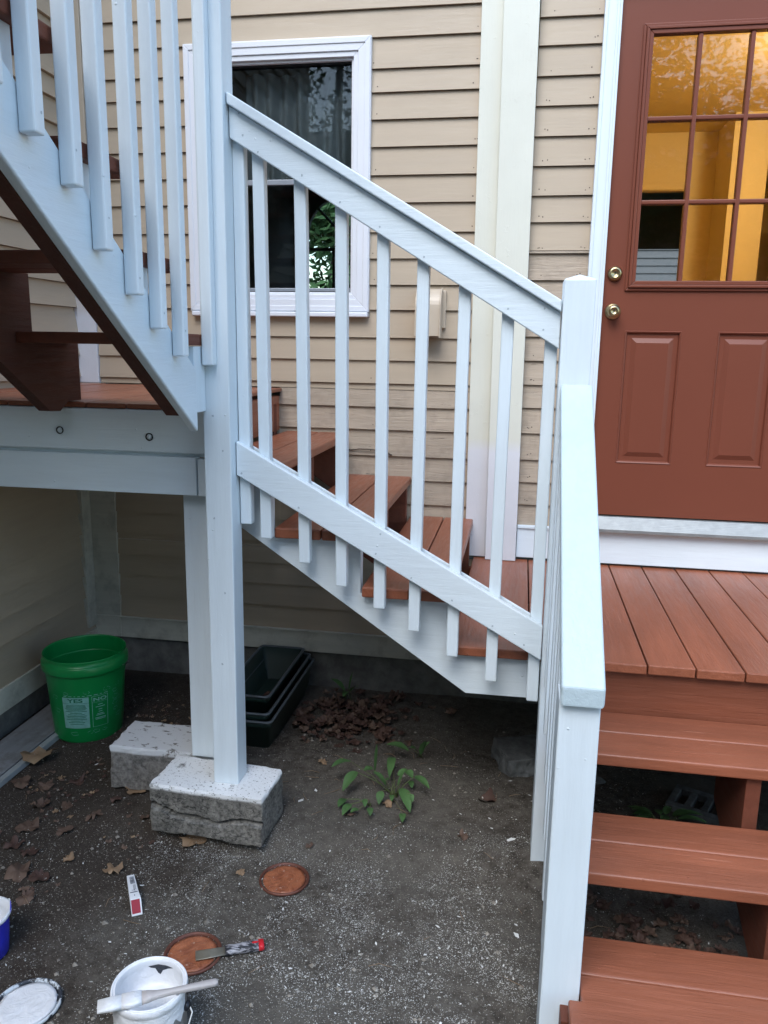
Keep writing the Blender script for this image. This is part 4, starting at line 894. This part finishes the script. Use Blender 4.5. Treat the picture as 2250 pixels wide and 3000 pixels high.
bm=nb(); dry_leaf(bm,(-1.06,3.20,-1.56),.07,.5,33,curl=.5); tag(obj('dry_leaf',bm,dry[2],loc=(-1.06,3.2,-1.57)),'dry leaf lying inside the top planter','leaf')
bm=nb(); rr=random.Random(21)
for k in range(190):
    x=rr.gauss(-.68,.13); y=rr.gauss(3.27,.12)
    if y>3.56 or x<-.93: continue
    dry_leaf(bm,(x,y,G+.006+rr.uniform(0,.035)),rr.uniform(.016,.042),rr.uniform(0,6.28),k*3.3,mi=rr.choice((0,2,2)),curl=.7)
tag(obj('leaf_litter',bm,dry),'pile of dry brown leaves against the foundation','leaf litter',kind='stuff')
bm=nb()
for k in range(280):
    x=rr.uniform(.2,1.0); y=rr.uniform(1.85,2.6)
    dry_leaf(bm,(x,y,G+.004+rr.uniform(0,.02)),rr.uniform(.010,.034),rr.uniform(0,6.28),k*3.7,mi=rr.choice((0,2,2)),curl=.8)
tag(obj('leaf_litter',bm,dry),'leaf litter on the dark ground under the front steps','leaf litter',kind='stuff')
bm=nb()
for k in range(420):
    x=rr.uniform(-2.0,-1.15); y=rr.uniform(1.95,3.3)
    if noise.noise(Vector((x*3,y*3,8)))<-.05: continue
    dry_leaf(bm,(x,y,gz(x,y)),rr.uniform(.006,.016),rr.uniform(0,6.28),k*5.7,mi=rr.choice((0,0,2,1)),curl=.8)
tag(obj('leaf_litter',bm,dry),'small broken leaf scraps around the bucket and blocks','leaf litter',kind='stuff')
# ------------------------------------------------------------------ paint flakes and pebbles
def flakes(cnt,area,dens,smin,smax,rs,thin=True):
    bm=nb(); r_=random.Random(rs); c=0; tries=0
    while c<cnt and tries<cnt*30:
        tries+=1; x=r_.uniform(area[0],area[1]); y=r_.uniform(area[2],area[3])
        if r_.random()>dens(x,y): continue
        c+=1; s=r_.uniform(smin,smax)*(1 if r_.random()<.93 else 2.2); a=r_.uniform(0,6.28); l=s*r_.uniform(.8,2.6); z=gz(x,y)+.003+r_.uniform(0,.002); tl=r_.uniform(-.35,.35)
        ca,sa=math.cos(a),math.sin(a); n=r_.choice((4,4,5))
        vs=[]
        for k in range(n):
            t=2*pi*k/n+r_.uniform(-.3,.3); u=l*.5*math.cos(t); v=s*.5*math.sin(t); vs.append(bm.verts.new((x+u*ca-v*sa,y+u*sa+v*ca,z+tl*u)))
        bm.faces.new(vs)
    return bm
def d1(x,y):
    k=.16
    k+=.9*math.exp(-((x+.05)**2/.05+(y-1.95)**2/.22))           # along the foot of the corner post
    k+=.55*math.exp(-((x+.55)**2/.10+(y-1.95)**2/.10))
    k+=.7*math.exp(-((x+.98)**2/.06+(y-2.27)**2/.010))         # in front of the block
    k+=.22*math.exp(-((x+.6)**2/.25+(y-1.7)**2/.15))
    if x<-1.15: k*=.35
    if y>2.45: k*=.16
    if y>2.9: k*=.5
    return min(1,k*(.25+2.2*max(0,.25+noise.noise(Vector((x*6,y*6,2)))+.5*noise.noise(Vector((x*19,y*19,5))))))
tag(obj('paint_flakes',flakes(34000,(-1.9,.12,1.15,3.3),d1,.0008,.0022,31),simple('flake_dust',(.60,.60,.56),.7,0,.2)),'tiny white paint flakes scattered over the dirt','paint flakes',kind='stuff')
d2=lambda x,y:.05+.5*math.exp(-((x+.05)**2/.08+(y-2.0)**2/.3))+.35*math.exp(-((x+.9)**2/.2+(y-2.15)**2/.05))
tag(obj('paint_flakes',flakes(130,(-1.9,.12,1.3,3.1),d2,.003,.008,32),chip_m),'larger white paint chips scattered over the dirt','paint chips',kind='stuff')
tag(obj('paint_flakes',flakes(260,(.2,.7,1.7,2.9),lambda x,y:.9 if x<.45 else .25,.0015,.005,36),chip_m),'white paint chips under the front steps','paint chips',kind='stuff')
bm=nb(); rr=random.Random(44)
for k in range(20000):
    x=rr.uniform(-2.0,.6); y=rr.uniform(1.15,3.4) if k%3 else rr.uniform(1.15,2.3)
    s=rr.uniform(.0010,.0028)*(1 if rr.random()<.975 else rr.uniform(2,4.2)); z=gz(x,y)+.002
    o=[Vector((rr.uniform(.6,1.2)*s*a,rr.uniform(.6,1.2)*s*b,rr.uniform(.5,.9)*s*c)) for a,b,c in ((1,0,0),(0,1,0),(-1,0,0),(0,-1,0),(0,0,1))]
    v=[bm.verts.new(Vector((x,y,z))+q) for q in o]
    for i in range(4): bm.faces.new((v[i],v[(i+1)%4],v[4]))
clb=nb()
for k in range(3600):
    x=rr.uniform(-2.0,.5); y=rr.uniform(1.3,3.4)
    if noise.noise(Vector((x*2.5,y*2.5,4)))+(-.25 if x>-.8 and y<2.4 else .1)<rr.uniform(-.2,.3): continue
    s=rr.uniform(.0025,.0065)*(1 if rr.random()<.95 else 1.8); z=gz(x,y)+.001
    o=[Vector((rr.uniform(.6,1.3)*s*a,rr.uniform(.6,1.3)*s*b,rr.uniform(.4,.9)*s*c)) for a,b,c in ((1,0,0),(.5,.8,0),(-.6,.8,0),(-1,0,0),(-.4,-.9,0),(.6,-.8,0),(.2,.1,1))]
    v=[clb.verts.new(Vector((x,y,z))+q) for q in o]
    for i in range(6): clb.faces.new((v[i],v[(i+1)%6],v[6]))
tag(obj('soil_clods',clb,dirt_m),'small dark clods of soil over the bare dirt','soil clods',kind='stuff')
tw=nb()
for k in range(90):
    x=rr.uniform(-1.95,.3); y=rr.uniform(1.7,3.2); a=rr.uniform(0,6.28); l=rr.uniform(.02,.07); p=Vector((x,y,gz(x,y)+.004)); q=p+Vector((l*math.cos(a),l*math.sin(a),rr.uniform(0,.008)))
    m_=(p+q)/2+Vector((rr.uniform(-.008,.008),rr.uniform(-.008,.008),.003)); tube(tw,[p,m_,q],[.0009,.0008,.0005],4)
tag(obj('twigs',tw,dry[1]),'thin dry twigs and stalks scattered over the dirt','twigs',kind='stuff')
tag(obj('gravel',bm,peb_m),'fine grey grit and pebbles over the dirt','gravel',kind='stuff')
# ------------------------------------------------------------------ trees: beyond the far window and behind the viewer (seen in the glass)
def tree(c,rad,h,n,lf,label,seed,grp='trees around the house',h0=1.2):
    t=thing('tree',c,label,'tree',grp); r_=random.Random(seed); cx,cy,cz=c
    bm=nb(); tube(bm,[(cx,cy,cz-.1),(cx+.1,cy,cz+h*.3),(cx,cy+.1,cz+h*.6),(cx+.1,cy,cz+h*.85)],[.22,.17,.11,.04],8)
    cl=[]
    for k in range(26):
        a=r_.uniform(0,6.28); rr_=rad*math.sqrt(r_.random()); hh=cz+h0+(h-h0)*r_.random(); sh=1-.5*abs((hh-cz)/h-.5)
        cl.append((Vector((cx+rr_*sh*math.cos(a),cy+rr_*sh*math.sin(a),hh)),r_.uniform(.35,.8)*rad*.5))
        if k<9: tube(bm,[(cx,cy,cz+h*.4),tuple((Vector((cx,cy,cz+h*.4))+cl[-1][0])/2+Vector((0,0,.2))),cl[-1][0]],[.08,.05,.02],5)
    obj('trunk',bm,simple('bark%d'%seed,(.07,.055,.045),.9),t)
    bm=nb()
    for k in range(n):
        p,s=r_.choice(cl); q=p+Vector((r_.gauss(0,.45),r_.gauss(0,.45),r_.gauss(0,.36)))*s*1.2
        a=Vector((r_.uniform(-1,1),r_.uniform(-1,1),r_.uniform(-.6,.6))).normalized(); b=a.orthogonal().normalized(); l=lf*r_.uniform(.6,1.3)
        bm.faces.new([bm.verts.new(q+a*l),bm.verts.new(q+b*l*.4),bm.verts.new(q-a*l),bm.verts.new(q-b*l*.4)])
    obj('crown',bm,green,t)
tree((-2.6,10.8,G),1.5,3.6,13000,.075,'nearer leafy tree seen through the far arched window',1,h0=.3)
tree((-1.6,13.2,G),1.6,3.0,5000,.09,'farther small tree seen through the far arched window',2,h0=.2)
tree((1.0,-7.5,G),2.6,8.0,20000,.085,'middle leafy tree behind the viewer, before the neighbouring house',3)
tree((-3.6,-8.2,G),2.8,8.5,20000,.085,'left leafy tree behind the viewer, before the neighbouring house',4)
tree((5.0,-8.5,G),2.8,8.0,18000,.085,'right leafy tree behind the viewer, before the neighbouring house',5)

# neighbouring houses (out of the picture, seen only in reflections and through the kitchen)
def far_house(x0,x1,y0,y1,h,face,label,sm_=None):
    sm_=sm_ or siding_m
    t=thing('house',((x0+x1)/2,(y0+y1)/2,G),label,'house','neighbouring houses')
    bm=nb(); box(bm,x0,x1,y0,y1,G,G+h); ln=[G+.12*k for k in range(int(h/.12),0,-1)]
    bmesh.ops.recalc_face_normals(bm,faces=bm.faces)
    obj('wall',bm,sm_,t)
    bm=nb()
    for k,z in enumerate(ln): prism(bm,[(face,z),(face+(.02 if face>y0 else -.02),z-.11),(face,z-.11)],'YZ',x0,x1)
    obj('siding',bm,sm_,t)
    bm=nb(); prism(bm,[(y0-.4,G+h),((y0+y1)/2,G+h+2.2),(y1+.4,G+h)],'YZ',x0-.3,x1+.3); obj('roof',bm,darkroom,t)
    for x in (x0+1.5,(x0+x1)/2,x1-1.5):
        fy=face+(.03 if face>y0 else -.03); bm=nb(); frame(bm,x-.5,x+.5,G+1.4,G+2.8,.08,min(face,fy)-.02,max(face,fy)+.02); f=obj('window',bm,vinyl,t)
        bm=nb(); box(bm,x-.42,x+.42,min(face,fy)-.01,max(face,fy)+.01,G+1.48,G+2.72); obj('pane',bm,black,f)
far_house(-9,8,-17,-9.5,4.6,-9.5,'tan clapboard house standing behind the viewer')
far_house(-1,9,14,20,5.0,14,'grey clapboard house beyond the kitchen window',paint('dark_grey_siding',(.10,.11,.11),'X'))

bpy.context.view_layer.update()
def uniq(group,axis=0):
    d={}
    for o in list(C.objects):
        if o.get('group')==group and o.get('label'): d.setdefault(o['label'],[]).append(o)
    for k,l in d.items():
        if len(l)>1:
            l.sort(key=lambda o:o.location.x)
            nm={2:('the left one','the right one'),3:('the left one','the middle one','the right one')}.get(len(l)) or ['number %d from the left'%(i+1) for i in range(len(l))]
            for o,t in zip(l,nm): o['label']=k+', '+t
uniq('dry leaves scattered on the dirt'); uniq('stones under the front steps')
